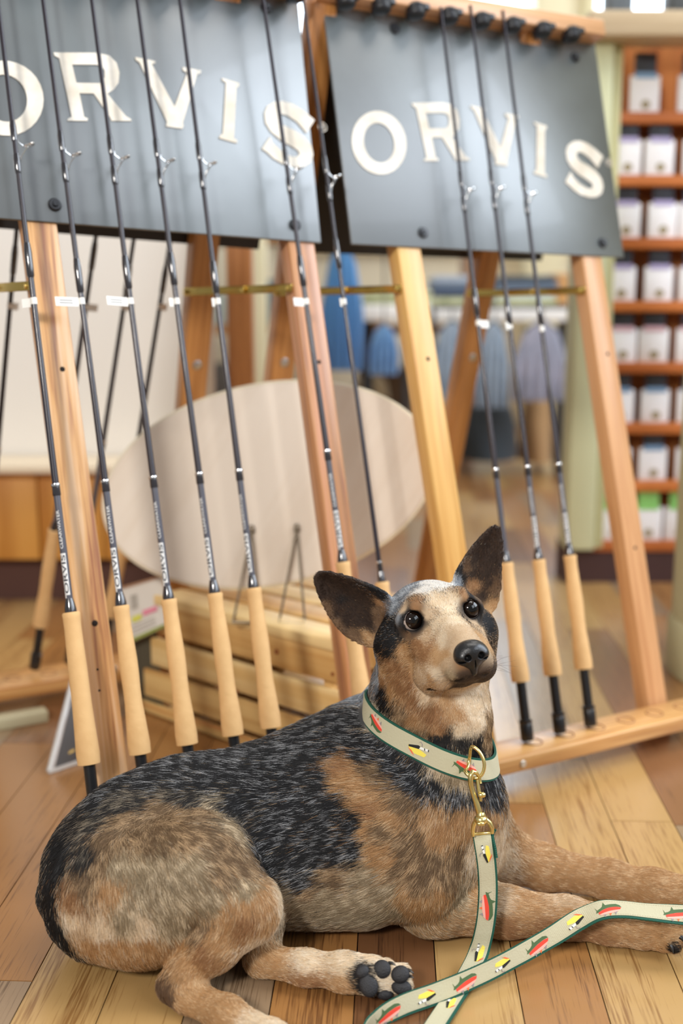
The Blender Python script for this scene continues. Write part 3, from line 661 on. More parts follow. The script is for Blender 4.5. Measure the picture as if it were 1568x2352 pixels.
sh = (ctop-.012)/3.35; g = .0105
for i in range(4):
    z1 = ctop-.012-i*sh; z0 = max(z1-sh+g, .002)
    if z1 - z0 > .004:
        cbx(-.0, CLn+.020*i, 0, .009, z0, z1, 'front_slat', pine[[1, 0, 1, 2][i]]); cbx(.0, CLn+.020*i, CW-.009, CW, z0, z1, 'back_slat', pine[i % 3])
        cbx(.009, .018, .010, CW-.010, z0, z1, 'end_board', pine[(i+1) % 3]); cbx(CLn-.018, CLn-.009, .010, CW-.010, z0, z1, 'end_board', pine[i % 3])
for a in (.0185, CLn-.0385):
    for b in (.0095, CW-.0295): cbx(a, a+.02, b, b+.02, .002, ctop-.0125, 'corner_post', pine[1])
for i in range(4): cbx(-.004, CLn+.004, -.004+i*.0675, .054+i*.0675, ctop-.0119, ctop+.004, 'top_slat', pine[[0, 1, 0, 1][i]])
for i, (a, z) in enumerate(((.012, ctop-.045), (.12, ctop-.035), (.205, ctop-.115), (.012, ctop-.1))):
    k = MB(); c = C0+ce*a+ZZ*z; disc(k, c-cb*.0006, -cb, .004 if i else .003, .0012); k.build('knot', mat('knot', srgb(150, 86, 44), .6), crate)
# ------------------------------------------------------------------ oval board on wire easels
bx = np.array([.99503719, -.09950372, 0]); by = np.array([.02127831, .21278307, .97686775]); bn = np.array([-.09720197, -.97201974, .21384434])
bp0 = P(600, 1362, 1.70); bc = bp0+bx*.0032+by*.1629; v0 = bx*.97921698+by*.20281546; v1 = -bx*.20281546+by*.97921698
n = 96; ra, rb_ = .2525, .1505
mb = MB(); ring = lambda s, h: [bc+v0*ra*s*math.cos(q)+v1*rb_*s*math.sin(q)+bn*h for q in np.linspace(0, 2*math.pi, n, endpoint=False)]
vs = ring(.992, .0045)+ring(1, .003)+ring(1, -.004)+ring(.992, -.0055)
mb.add(vs, [(i*n+k, i*n+(k+1) % n, (i+1)*n+(k+1) % n, (i+1)*n+k) for i in range(3) for k in range(n)]+[tuple(range(n)), tuple(3*n+k for k in range(n))[::-1]])
board = thing('oval_board', 'large blank beige oval board leaning on wire easels on top of the crate', 'board', tuple(bc))
mb.build('board_panel', wood('beige_veneer', srgb(226, 212, 194), srgb(220, 204, 184), .5, (.5, 0, .85), ring=3, grain=12, coat=.1), board)
rim = MB(); rim.tube([bc+v0*(ra+.0005)*math.cos(q)+v1*(rb_+.0005)*math.sin(q)-bn*.0006 for q in np.linspace(0, 2*math.pi, n, endpoint=False)], .0034, 6, closed=True); rim.build('edge_band', mat('edge_cream', srgb(236, 226, 200), .5), board)
wire = mat('easel_wire', srgb(120, 108, 92), .35, .8)
for k, (px, pyt, pyb, lab) in enumerate(((578, 1215, 1352, 'left wire easel under the oval board, partly behind a rod'), (682, 1212, 1352, 'right wire easel in front of the oval board, fully visible'))):
    top = PP(px, pyt, bc+bn*.008, bn); es = thing('wire_easel', lab, 'easel', (top[0], top[1], ctop))
    f1 = PP(px-38, pyb, bc+bn*.012, bn); f2 = PP(px+18, pyb, bc+bn*.012, bn); f1[2] = f2[2] = ctop+.0024
    f1[1] -= .02; f2[1] -= .02; bk = top+np.array([.02, .16, 0]); bk[2] = ctop+.0024
    MB().tube([top, f1], .0019, 7).tube([top, f2], .0019, 7).build('front_leg', wire, es)
    MB().tube([f1, f1+np.array([0, -.03, 0]), f2+np.array([0, -.03, 0]), f2], .0019, 7).build('front_lip', wire, es)
    MB().tube([f1, f2], .0016, 7).build('cross_wire', wire, es)
    MB().lathe([(.0045, -.006), (.005, 0), (.003, .006)], 10, 0, top+bn*.001, (RT, -FW, UP)).build('hinge_cap', wire, es)
# ------------------------------------------------------------------ printed sign holder left of the crate
def quad_slab(name, pts, th, m, par=None, thick_dir=None, bevel=0):
    pts = [np.array(p) for p in pts]; nn = np.cross(pts[1]-pts[0], pts[3]-pts[0]); nn /= np.linalg.norm(nn)
    return MB().add([p for p in pts]+[p+nn*th for p in pts], [(0, 1, 2, 3), (7, 6, 5, 4), (0, 4, 5, 1), (1, 5, 6, 2), (2, 6, 7, 3), (3, 7, 4, 0)]).build(name, m, par, bevel=bevel)
dS = 1.81
A0, A1, A2, A3 = P(268, 1352, dS+.04), P(372, 1322, dS-.01), P(380, 1440, dS-.03), P(284, 1484, dS+.02)
hold = thing('leaflet_holder', 'white leaflet with pink and yellow marks beside the left end of the crate', 'sign', tuple(FL(320, 1600)))
quad_slab('leaflet', (A0, A1, A2, A3), .002, mat('leaflet_paper', srgb(222, 216, 206), .5), hold)
lerp = lambda a, b, t: a+(b-a)*t
def on(u, v): return lerp(lerp(A0, A1, u), lerp(A3, A2, u), v)
nrmA = np.cross(A1-A0, A3-A0); nrmA /= np.linalg.norm(nrmA); nrmA = nrmA if nrmA@(EYE-A0) > 0 else -nrmA
def mark(nm, u0, u1, v0_, v1_, m): quad_slab(nm, [on(u0, v0_)+nrmA*.0028, on(u1, v0_)+nrmA*.0028, on(u1, v1_)+nrmA*.0028, on(u0, v1_)+nrmA*.0028], .0004, m, hold)
mark('yellow_mark', .28, .50, .58, .68, mat('print_yellow', srgb(216, 214, 90), .5)); mark('pink_mark', .54, .86, .54, .64, mat('print_pink', srgb(228, 140, 160), .5))
mark('green_border', .0, 1., .94, 1.0, mat('print_green', srgb(150, 160, 80), .5)); mark('brown_border', .0, 1., .0, .04, mat('print_brown', srgb(170, 130, 100), .5))
mark('grey_picture', .30, .44, .2, .45, mat('print_grey', srgb(176, 170, 160), .5))
for v_0 in (.74, .80, .86): mark('text_line', .25, .8, v_0, v_0+.012, mat('print_grey', srgb(176, 170, 160), .5))
B2, B3 = A2.copy(), A3.copy(); B2 = B2-nrmA*.02; B3 = B3-nrmA*.02; B2 = lerp(B3, B2, .55); g2, g3 = B2.copy()-nrmA*.015, B3.copy()-nrmA*.015; g2[2] = g3[2] = .002
quad_slab('stand_panel', (B3+ZZ*.03, B2+ZZ*.03, g2, g3), .004, mat('stand_dark', srgb(84, 78, 62), .6), hold)
# ------------------------------------------------------------------ acrylic poster stand on the floor
gl = FL(112, 1778); gr = FL(215, 1742); dirp = (gr-gl); tl = P(168, 1556, 1.70); 
up_ = tl-gl; post = thing('poster_stand', 'clear acrylic frame with dark poster leaning on the floor at the far left', 'sign', tuple(gl))
acry = mat('acrylic', (.9, .9, .9), .08, alpha=.35, spec=.8, coat=.5)
quad_slab('acrylic_sheet', (gl+ZZ*.003, gr+ZZ*.003, gr+up_, gl+up_), .004, acry, post, bevel=.001)
edgeA = mat('acrylic_edge', srgb(206, 204, 200), .25)
MB().bar(gl+ZZ*.004, gl+up_, .005, .006, dirp).build('acrylic_edge_strip', edgeA, post); MB().bar(gl+ZZ*.004, gr+ZZ*.004, .006, .006, ZZ).build('acrylic_foot', edgeA, post)
q_ = np.cross(dirp, up_); q_ /= np.linalg.norm(q_); q_ = q_ if q_@(EYE-gl) > 0 else -q_
def pq(u, v): return gl+dirp*u+up_*v+q_*.006
quad_slab('poster', (pq(.06, .05), pq(1, .05), pq(1, .97), pq(.06, .97)), .0012, mat('poster_dark', srgb(58, 50, 44), .35), post)
for (u, v, w, h, c) in ((.45, .30, .10, .03, (206, 120, 70)), (.62, .33, .08, .025, (190, 110, 76)), (.30, .14, .12, .03, (206, 170, 90)), (.5, .12, .12, .03, (196, 120, 70)), (.4, .6, .1, .03, (150, 120, 90))):
    quad_slab('poster_fleck', [pq(u, v)+q_*.0012, pq(u+w, v+.01)+q_*.0012, pq(u+w, v+h+.01)+q_*.0012, pq(u, v+h)+q_*.0012], .0004, mat('fleck_%d' % c[1], srgb(*c), .5), post)
# low pale kick board lying before the rear board
kb0 = RB(-.12, .0, 0)+RN*.08; kb1 = RB(.09, .0, 0)+RN*.08; c = (kb0+kb1)/2; c[2] = .0095
tag(MB().box(c, (np.linalg.norm(kb1-kb0)/2, .014, .0095), (RD, RN, ZZ)).build('floor_batten', mat('batten_green', srgb(186, 178, 146), .5), bevel=.002), 'pale grey-green batten on the floor below the rear base board at far left', 'batten')
# ------------------------------------------------------------------ the dog: one distance field, one skin
PR = []          # (kind, params, k, flow, group)
def PXR(r, d): return r*d/FPX
def cone(p0, r0, p1, r1, k=.02, flow=None, g='body'):
    PR.append(('c', (np.array(p0), r0, np.array(p1), r1), k, flow, g))
def elli(c, A, r, k=.02, flow=None, g='body'): PR.append(('e', (np.array(c), np.array(A), np.array(r)), k, flow, g))
def chain(pts, k=.02, flow=None, g='body'):
    for (x0, y0, r0, d0), (x1, y1, r1, d1) in zip(pts[:-1], pts[1:]):
        a, b = P(x0, y0, d0), P(x1, y1, d1)
        cone(a, PXR(r0, d0), b, PXR(r1, d1), k, (b-a) if flow is None else np.array(flow), g)
AX3 = np.array([RT, UP, -FW])
BK = (-1, .05, -.35)                                          # coat lies towards the tail and down
chain([(1000, 1855, 148, 1.235), (905, 1885, 184, 1.23), (800, 1885, 196, 1.235), (690, 1900, 186, 1.235), (560, 1915, 174, 1.215), (430, 1925, 168, 1.20), (320, 1945, 160, 1.18)], .03, BK)
chain([(842, 1756, 150, 1.272), (760, 1806, 136, 1.258), (650, 1850, 130, 1.245)], .03, BK)
chain([(820, 1925, 182, 1.225), (700, 1935, 170, 1.225)], .03, (-1, 0, -.2))
elli(P(205, 2000, 1.185), AX3, (.046, .055, .06), .03, (-.3, 0, -1))
elli(P(232, 2085, 1.155), AX3, (.050, .050, .055), .03, (-.1, -.2, -1))
elli(P(325, 2045, 1.13), AX3, (.090, .074, .066), .012, (.25, 0, -1))       # near thigh
elli(P(428, 2005, 1.125), AX3, (.068, .062, .060), .010, (.5, 0, -1))
chain([(470, 2010, 122, 1.12), (562, 2080, 78, 1.102)], .008, (.8, 0, -.8))
chain([(560, 2092, 76, 1.098), (490, 2168, 58, 1.093), (425, 2236, 41, 1.088), (399, 2264, 34, 1.086)], .010, None)
chain([(398, 2264, 33, 1.086), (440, 2292, 38, 1.078), (520, 2332, 40, 1.05), (620, 2388, 40, 1.02)], .010, None)
chain([(620, 2388, 42, 1.02), (710, 2432, 44, 1.00), (760, 2452, 34, .99)], .008, None)
# under hind leg with the sole towards the viewer
chain([(610, 2120, 44, 1.15), (600, 2198, 38, 1.133)], .010, None)
chain([(600, 2204, 36, 1.13), (700, 2222, 36, 1.114), (790, 2232, 40, 1.103), (850, 2240, 44, 1.096)], .010, None)
for x, y, r, d in ((884, 2222, 20, 1.092), (922, 2234, 21, 1.090), (926, 2262, 21, 1.089), (886, 2272, 20, 1.091)): chain([(852, 2244, 30, 1.096), (x, y, r, d)], .004, (1, 0, 0))
# forequarters
chain([(942, 1885, 116, 1.195), (965, 2010, 88, 1.185), (985, 2080, 58, 1.195)], .02, (-.15, 0, -1))
chain([(975, 2096, 44, 1.19), (1000, 2090, 54, 1.195), (1160, 2094, 53, 1.20), (1300, 2108, 44, 1.20), (1400, 2124, 42, 1.192), (1470, 2134, 46, 1.183)], .012, None)
for x, y, r, d in ((1545, 2168, 21, 1.155), (1560, 2146, 22, 1.16), (1568, 2122, 21, 1.17), (1555, 2108, 18, 1.18)): chain([(1470, 2134, 40, 1.183), (1518, 2138+(y-2138)*.5, 30, 1.172), (x, y, r, d)], .004, None)
chain([(1080, 1900, 100, 1.27), (1150, 1962, 62, 1.285), (1250, 1992, 45, 1.29), (1400, 2020, 39, 1.277), (1500, 2040, 38, 1.262), (1585, 2058, 44, 1.247)], .015, None)
for x, y, r, d in ((1650, 2085, 22, 1.22), (1668, 2066, 22, 1.225), (1672, 2046, 21, 1.235)): chain([(1585, 2058, 40, 1.247), (x, y, r, d)], .005, None)
chain([(1020, 1850, 128, 1.22), (1030, 1950, 110, 1.235)], .025, (0, -.2, -1))
# neck
NK = [(980, 1510, 108, 1.225), (985, 1600, 124, 1.232), (985, 1690, 124, 1.235), (990, 1790, 130, 1.235)]
chain(NK, .02, (-.25, .3, -1), 'neck')
chain([(900, 1620, 62, 1.27), (875, 1702, 92, 1.285), (850, 1790, 120, 1.27)], .02, (-.6, .2, -1))
chain([(1050, 1560, 50, 1.19), (1048, 1650, 66, 1.19), (1034, 1740, 76, 1.20), (1040, 1840, 92, 1.21)], .02, (0, -.1, -1), 'neck')
# tail folded round the rump
chain([(215, 1900, 46, 1.20), (150, 1975, 36, 1.185), (125, 2060, 30, 1.165), (145, 2125, 22, 1.15), (185, 2180, 14, 1.14)], .012, None)
# head frame
HD = 1.165
v_ = ray(1018, 1414); v_ = v_/np.linalg.norm(v_)
t_ = -v_; r_ = np.cross([0, 0, 1.], t_); r_ /= np.linalg.norm(r_); q_ = np.cross(t_, r_)
ro = math.radians(12.6); r1 = r_*math.cos(ro)+q_*math.sin(ro); q1 = q_*math.cos(ro)-r_*math.sin(ro)
ya = math.radians(16); t2 = t_*math.cos(ya)+r1*math.sin(ya); r2 = r1*math.cos(ya)-t_*math.sin(ya)
pi_ = math.radians(8); HZ = t2*math.cos(pi_)-q1*math.sin(pi_); HY = q1*math.cos(pi_)+t2*math.sin(pi_); HX = r2
H0 = P(1018, 1414, HD); HA = np.array([HX, HY, HZ])
def HL(x, y, z): return H0+HX*x+HY*y+HZ*z
def fl(x, y, z): return HX*x+HY*y+HZ*z
def hc(a, ra, b, rb_, k=.008, flow=(0, 0, -1)): cone(HL(*a), ra, HL(*b), rb_, k, fl(*flow), 'head')
def he(c, r, k=.008, flow=(0, 0, -1)): elli(HL(*c), HA, r, k, fl(*flow), 'head')
he((0, -.008, -.058), (.048, .041, .056), .012, (0, .1, -1))
he((0, .001, -.022), (.040, .027, .026), .012, (0, .5, -1))
for sx in (-1, 1):
    he((sx*.022, .016, -.010), (.012, .009, .012), .008, (sx*.5, .8, -.6))
    hc((sx*.036, -.030, -.042), .032, (sx*.032, -.055, -.045), .030, .014, (sx*.5, -.5, -.8))
    hc((sx*.022, -.026, -.012), .021, (sx*.014, -.040, .030), .019, .010, (sx*.5, -.3, -1))
    hc((sx*.012, -.041, .012), .0245, (sx*.0085, -.043, .056), .0175, .007, (sx*.5, -.4, -1))
    hc((sx*.020, -.052, .030), .0175, (sx*.026, -.056, .008), .018, .008, (sx*.5, -.4, -1))
    he((sx*.0315, .000, -.0125), (.0165, .0145, .0145), .006, (sx*.6, .2, -.6))
hc((0, -.012, -.012), .0235, (0, -.026, .055), .0165, .010, (0, .35, -1))
he((0, -.037, .062), (.0180, .0165, .0125), .006, (0, .1, -1))
he((sx*.0, 0, -.5), (.0001,)*3) if 0 else hc((0, -.058, -.02), .026, (0, -.0570, .044), .0100, .006, (0, -.7, -.8))
hc((0, -.062, -.03), .034, (0, -.085, -.06), .04, .02, (0, -.8, -.5))
# eyelids are cut and the mouth line grooved below; ears: curved plates
def poly_sdf(px, py, poly):
    poly = np.array(poly); d = np.full(px.shape, 1e9); s = np.ones(px.shape); n = len(poly); j = n-1
    for i in range(n):
        ex, ey = poly[j]-poly[i]; wx = px-poly[i][0]; wy = py-poly[i][1]
        t = np.clip((wx*ex+wy*ey)/(ex*ex+ey*ey), 0, 1); bx = wx-ex*t; by = wy-ey*t
        d = np.minimum(d, bx*bx+by*by)
        c1 = py >= poly[i][1]; c2 = py < poly[j][1]; c3 = ex*wy > ey*wx
        s = np.where((c1 & c2 & c3) | (~c1 & ~c2 & ~c3), -s, s); j = i
    return s*np.sqrt(d)
EARS = []
def ear(base, tip, db, dt, outline, nrm, cup, flow=None):
    b = P(*base, db); t = P(*tip, dt); z = (t-b)/np.linalg.norm(t-b)
    n = np.array(nrm, float); n = n-z*(n@z); n /= np.linalg.norm(n); x = np.cross(n, z)
    pl = []
    for (px_, py_) in outline:
        q = PP(px_, py_, b, n)-b; pl.append((q@x, q@z))
    # smooth outline
    pl = np.array(pl); 
    for _ in range(2):
        nx = np.roll(pl, -1, 0); pl = np.stack([.75*pl+.25*nx, .25*pl+.75*nx], 1).reshape(-1, 2)
    c = pl.mean(0); R_ = np.abs(pl-c).max()*1.6+.02
    EARS.append((b, x, z, n, pl, cup, b+x*c[0]+z*c[1], R_)); PR.append(('x', len(EARS)-1, .006, z if flow is None else flow, 'ear'))
ear((878, 1425), (733, 1322), 1.215, 1.215, [(900, 1375), (868, 1352), (815, 1330), (770, 1316), (738, 1311), (724, 1322), (727, 1348), (745, 1390), (768, 1428), (795, 1460), (830, 1477), (865, 1488), (905, 1480), (915, 1425)], t_-HX*.35, .016)
ear((1090, 1368), (1136, 1212), 1.225, 1.235, [(1040, 1332), (1058, 1296), (1085, 1255), (1112, 1226), (1134, 1207), (1146, 1216), (1150, 1262), (1148, 1318), (1144, 1372), (1133, 1402), (1110, 1420), (1070, 1405), (1048, 1370)], t_+HX*.25, .014)
def ear_sdf(X, e):
    b, x, z, n, pl, cup, c, R_ = e; q = X-b; u = q@x; v = q@z; w = q@n
    d2 = poly_sdf(u, v, pl); din = np.clip(-d2, 0, .028)/.028
    h = -cup*(1-(1-din)**2)+.003*np.clip(v/.08, 0, 1)
    return np.maximum(d2, np.abs(w-h)-.0026*(1-.5*np.clip(v/.085, 0, 1)))-.0016
def prim(X, p):
    k_, a = p[0], p[1]
    if k_ == 'c':
        p0, r0, p1, r1_ = a; d = p1-p0; l2 = d@d; t = np.clip(((X-p0)@d)/l2, 0, 1)
        return np.linalg.norm(X-p0-t[..., None]*d, axis=-1)-(r0+(r1_-r0)*t)
    if k_ == 'e':
        c, A, r = a; q = (X-c)@A.T; k0 = np.linalg.norm(q/r, axis=-1); k1 = np.linalg.norm(q/(r*r), axis=-1)+1e-9
        return k0*(k0-1)/k1
    return ear_sdf(X, EARS[a])
def bbox(p):
    a = p[1]
    if p[0] == 'c': r = max(a[1], a[3]); return np.minimum(a[0], a[2])-r, np.maximum(a[0], a[2])+r
    if p[0] == 'e': r = np.abs(a[1].T) @ a[2]; return a[0]-r, a[0]+r
    e = EARS[a]; return e[6]-e[7], e[6]+e[7]
EYES = [(-.0315, .000), (.0315, .000)]
def smin(a, b, k):
    h = np.clip(.5+.5*(b-a)/k, 0, 1); return b*(1-h)+a*h-k*h*(1-h)
def mouth_curve():
    out = []
    for sx in (-1, 1):
        pts = [(0, -.0545, .0735), (sx*.009, -.0555, .071), (sx*.017, -.0575, .061)]
        out.append([HL(*p) for p in pts]); out.append([HL(*p) for p in ((sx*.030, -.0665, .028), (sx*.033, -.0685, .019))])
    return out
MC = mouth_curve()
def cuts(X, f):
    for ex, ey in EYES:
        c = HL(ex, ey+.0003, -.0125+.0080); f = np.maximum(f, .0104-np.linalg.norm(X-c, axis=-1))
    for cv in MC:
        for i, (a, b) in enumerate(zip(cv[:-1], cv[1:])):
            d = b-a; t = np.clip(((X-a)@d)/(d@d), 0, 1); r = .0026
            f = np.maximum(f, r-np.linalg.norm(X-a-t[..., None]*d, axis=-1))
    c = HL(0, -.049, .0762)
    return f
def field_grid(h):
    bb = [bbox(p) for p in PR]; lo = np.min([b[0] for b in bb], 0)-.02; hi = np.max([b[1] for b in bb], 0)+.02; lo[2] = -.008
    n = np.ceil((hi-lo)/h).astype(int)+1; F = np.full(n, .5, np.float32)
    ax = [lo[i]+h*np.arange(n[i]) for i in range(3)]
    for p, b in zip(PR, bb):
        m = p[2]+4*h; i0 = np.clip(((b[0]-m-lo)/h).astype(int), 0, n-1); i1 = np.clip(((b[1]+m-lo)/h).astype(int)+2, 1, n)
        sl = tuple(slice(i0[j], i1[j]) for j in range(3))
        X = np.stack(np.meshgrid(*[ax[j][i0[j]:i1[j]] for j in range(3)], indexing='ij'), -1)
        F[sl] = smin(F[sl], prim(X, p).astype(np.float32), p[2])
    hb = [H0-.13, H0+.13]; i0 = np.clip(((hb[0]-lo)/h).astype(int), 0, n-1); i1 = np.clip(((hb[1]-lo)/h).astype(int), 1, n)
    sl = tuple(slice(i0[j], i1[j]) for j in range(3)); X = np.stack(np.meshgrid(*[ax[j][i0[j]:i1[j]] for j in range(3)], indexing='ij'), -1)
    F[sl] = cuts(X, F[sl])
    zz = ax[2][None, None, :]; F = np.maximum(F, (.0015-zz).astype(np.float32))
    return F, lo, h
def surface_nets(F, lo, h):
    s = F < 0; n = F.shape
    c = np.zeros((n[0]-1, n[1]-1, n[2]-1), np.int8)
    corners = [(i, j, k) for i in (0, 1) for j in (0, 1) for k in (0, 1)]
    for i, j, k in corners: c += s[i:n[0]-1+i, j:n[1]-1+j, k:n[2]-1+k]
    act = (c > 0) & (c < 8); idx = np.argwhere(act); vid = -np.ones(act.shape, np.int32); vid[act] = np.arange(len(idx))
    V = np.zeros((len(idx), 3)); W_ = np.zeros(len(idx))
    val = {q: F[idx[:, 0]+q[0], idx[:, 1]+q[1], idx[:, 2]+q[2]].astype(float) for q in corners}
    for a in corners:
        for axs in range(3):
            if a[axs] == 0:
                b = list(a); b[axs] = 1; b = tuple(b); fa, fb = val[a], val[b]; m = (fa < 0) != (fb < 0)
                t = np.where(m, fa/(fa-fb+1e-20), 0); pt = np.array(a, float)[None, :]+t[:, None]*(np.array(b)-np.array(a))[None, :]
                V += np.where(m[:, None], pt, 0); W_ += m
    V = V/W_[:, None]+idx; V = lo+V*h
    Q = []
    for axs in range(3):
        o1, o2 = [(1, 2), (2, 0), (0, 1)][axs]
        sl0 = [slice(None)]*3; sl1 = [slice(None)]*3; sl0[axs] = slice(0, -1); sl1[axs] = slice(1, None)
        a = s[tuple(sl0)]; b = s[tuple(sl1)]; e = np.argwhere(a != b)
        ok = (e[:, o1] > 0) & (e[:, o2] > 0) & (e[:, o1] < n[o1]-1) & (e[:, o2] < n[o2]-1); e = e[ok]
        sg = a[e[:, 0], e[:, 1], e[:, 2]]
        def at_(d1, d2):
            q = e.copy(); q[:, o1] -= d1; q[:, o2] -= d2; return vid[q[:, 0], q[:, 1], q[:, 2]]
        q = np.stack([at_(1, 1), at_(0, 1), at_(0, 0), at_(1, 0)], 1); q[~sg] = q[~sg][:, ::-1]; Q.append(q)
    return V, np.concatenate(Q)
import time; T0 = time.time()
VOX = globals().get('VOX', .0030)
Fg, glo, gh = field_grid(VOX); DV, DQ = surface_nets(Fg, glo, gh)
def mesh_np(name, V, Q):
    me = bpy.data.meshes.new(name); me.vertices.add(len(V)); me.vertices.foreach_set('co', V.astype(np.float32).ravel())
    k = Q.shape[1]; me.loops.add(Q.size); me.loops.foreach_set('vertex_index', Q.astype(np.int32).ravel())
    me.polygons.add(len(Q)); me.polygons.foreach_set('loop_start', np.arange(0, Q.size, k, dtype=np.int32))
    me.polygons.foreach_set('use_smooth', np.ones(len(Q), bool)); me.update(calc_edges=True); me.validate(); return me
def field_pts(X):
    f = np.full(len(X), .5)
    for p in PR: f = smin(f, prim(X, p), p[2])
    return f
print('dog verts', len(DV), 'quads', len(DQ), time.time()-T0)
# ------------------------------------------------------------------ dog skin, coat colours and fur
from mathutils.bvhtree import BVHTree
dog = thing('dog', 'tan and black cattle dog lying on the plank floor and looking up', 'dog', tuple(FL(760, 2110)))
dloc = np.array(dog.location)
bm_ = mesh_np('dog_body', DV-dloc, DQ)
body = bpy.data.objects.new('body', bm_); COL.objects.link(body); body.parent = dog
BVH = BVHTree.FromPolygons([tuple(v) for v in DV], [tuple(q) for q in DQ.tolist()])
def hit(x, y):
    r = Vector(ray(x, y)).normalized(); h = BVH.ray_cast(Vector(EYE), r)
    if h[0] is None: h = BVH.find_nearest(Vector(P(x, y, 1.2)))
    return np.array(h[0]), np.array(h[1])
TONE = {'B': ((33, 33, 35), (172, 173, 175), .21), 'K': ((24, 23, 24), (90, 90, 92), .06), 'T': ((184, 142, 96), (220, 190, 150), .32),
        'O': ((160, 117, 78), (200, 164, 122), .28), 'D': ((120, 96, 70), (196, 166, 128), .45), 'G': ((156, 137, 108), (222, 203, 172), .42),
        'C': ((226, 204, 172), (240, 228, 208), .35), 'W': ((236, 232, 226), (150, 156, 162), .12), 'S': ((120, 126, 134), (196, 202, 208), .40),
        'E': ((50, 37, 30), (84, 62, 46), .30), 'M': ((58, 46, 40), (120, 98, 78), .25), 'L': ((198, 168, 132), (228, 208, 182), .35),
        'F': ((46, 43, 42), (150, 138, 120), .30), 'R': ((104, 78, 56), (150, 120, 90), .35)}
CP = '''B 240 1830|300 1790|400 1762|500 1742|600 1722|700 1692|800 1655|600 1800|700 1780|550 1850|650 1900|750 1900|790 1960|700 1980|770 1850|640 1985|700 2020|600 1940|480 1800|420 1800|350 1800|660 1740|740 1730|560 1780|800 1700|770 1660|520 1770|830 1650|850 1705|900 1725|950 1765|1000 1795|1050 1820|1080 1835|1130 1830|1125 1790|900 1760|850 1740|960 1800|740 1960|690 1850|745 1790|820 1900|825 1950
K 140 1980|115 2050|118 2100|130 2130|150 1940|830 1880|900 1470|880 1430|868 1482|890 1500|875 1372|1062 1332|1082 1370|1105 1412|1120 1430|1020 1697|1100 1716|1060 1705|878 1580|890 1610|835 2235|835 2260|1545 2182|870 1350|1000 1700|905 1440
F 180 1900|220 1880|270 1840|330 1830|400 1820|460 1835|540 1880|200 1960|300 1850|505 1860
D 300 1880|380 1860|450 1870|250 1930|330 1925|420 1920|520 1940|230 1990|560 1990|500 2000|880 1905|950 1930|1000 1965|960 2020|1030 2010|720 2050|920 1635|960 1688|940 1960|450 2140|660 2100|1050 1960|870 1770|930 1835|920 1990|1125 1650|1122 1690|780 2010|190 2030|360 1890
G 330 2000|420 1990|560 2045|330 2060|400 2050|480 2060|400 2130|700 2080|760 2060|800 2090|850 2060|900 2090|900 2045|1060 2045|850 2010|660 2060|270 1990|490 1860|860 2100|1040 1555|1020 1770|1060 1790|530 1900|290 2110|380 2090
T 1528 2160|1562 2158|1520 2182|1500 2172|1560 2130|1540 2120|250 2040|600 2060|500 2170|450 2220|620 2120|420 2290|500 2312|200 2160|260 2170|350 2190|420 2180|560 2080|620 2200|780 2262|800 1780|850 1900|900 1870|1000 1880|1060 1900|900 1980|1000 2060|960 2090|930 2050|870 1950|1100 1870|1130 1880|1100 2070|1200 2080|1300 2090|1400 2110|1500 2130|1200 1940|1250 1980|1350 1990|1450 2010|1550 2040|960 1650|1050 1640|930 1500|950 1530|880 1540|1110 1470|900 1580|1020 1612|1000 1510|990 1570|330 2170|520 2110|850 1830|830 1800|1060 1870|1010 1920|1020 1505
R 374 2284
O 560 2115|165 2065|1150 2130|1250 2140|700 2252|960 1482|900 1522|930 1572|950 1600|1000 1640|790 1765|850 1860|1000 1670|980 1630|1350 2135|940 1450|955 1394|1065 1372|1070 1520|470 2200|975 1500|910 1550|880 1560
C 170 2110|230 2130|600 2345|600 2160|700 2205|780 2208|850 2198|640 2065|648 2090|1090 1620|1060 1680|1000 1382|1040 1380|1000 1430|1040 1425|1020 1468|1000 1548|980 1592|1060 1592|860 1645|1140 1930|1090 1950|1160 1975|1080 1600|1100 1650|1010 1765|320 2120|1030 1400|880 2245|895 2255|870 2195
L 960 1410|1060 1450|1090 1430|1110 1450|1040 1490|1060 1475|980 1460|1020 1530|1000 1600|1080 1385|1110 1510|925 1400|1040 1450|985 1410|970 1550|1020 1575|1150 2070|1300 2075|180 2135
W 985 1338|1010 1345|1030 1340|975 1355|1000 1335
S 950 1342|922 1365|905 1395|1050 1338|850 1560|848 1530|842 1585|905 1372|930 1352|915 1415
M 1085 1545|1060 1565|1105 1562|1050 1572|1125 1555|1070 1550
E 770 1350|800 1390|850 1390|830 1430|745 1335|800 1350|1130 1235|1100 1270|1120 1310|1105 1320|1140 1280|820 1400|1110 1290|750 1360|830 1370
C 1085 1592|1112 1584|1065 1590
M 1075 1556|1095 1552|1115 1545
'''
cp_p, cp_t = [], []
TK = list(TONE)
def sp2(x, y): p, n = hit(x, y); return p
for line in CP.strip().split('\n'):
    t, rest_ = line[0], line[2:]
    for q in rest_.split('|'):
        x, y = map(float, q.split()); cp_p.append(sp2(x, y)); cp_t.append(TK.index(t))
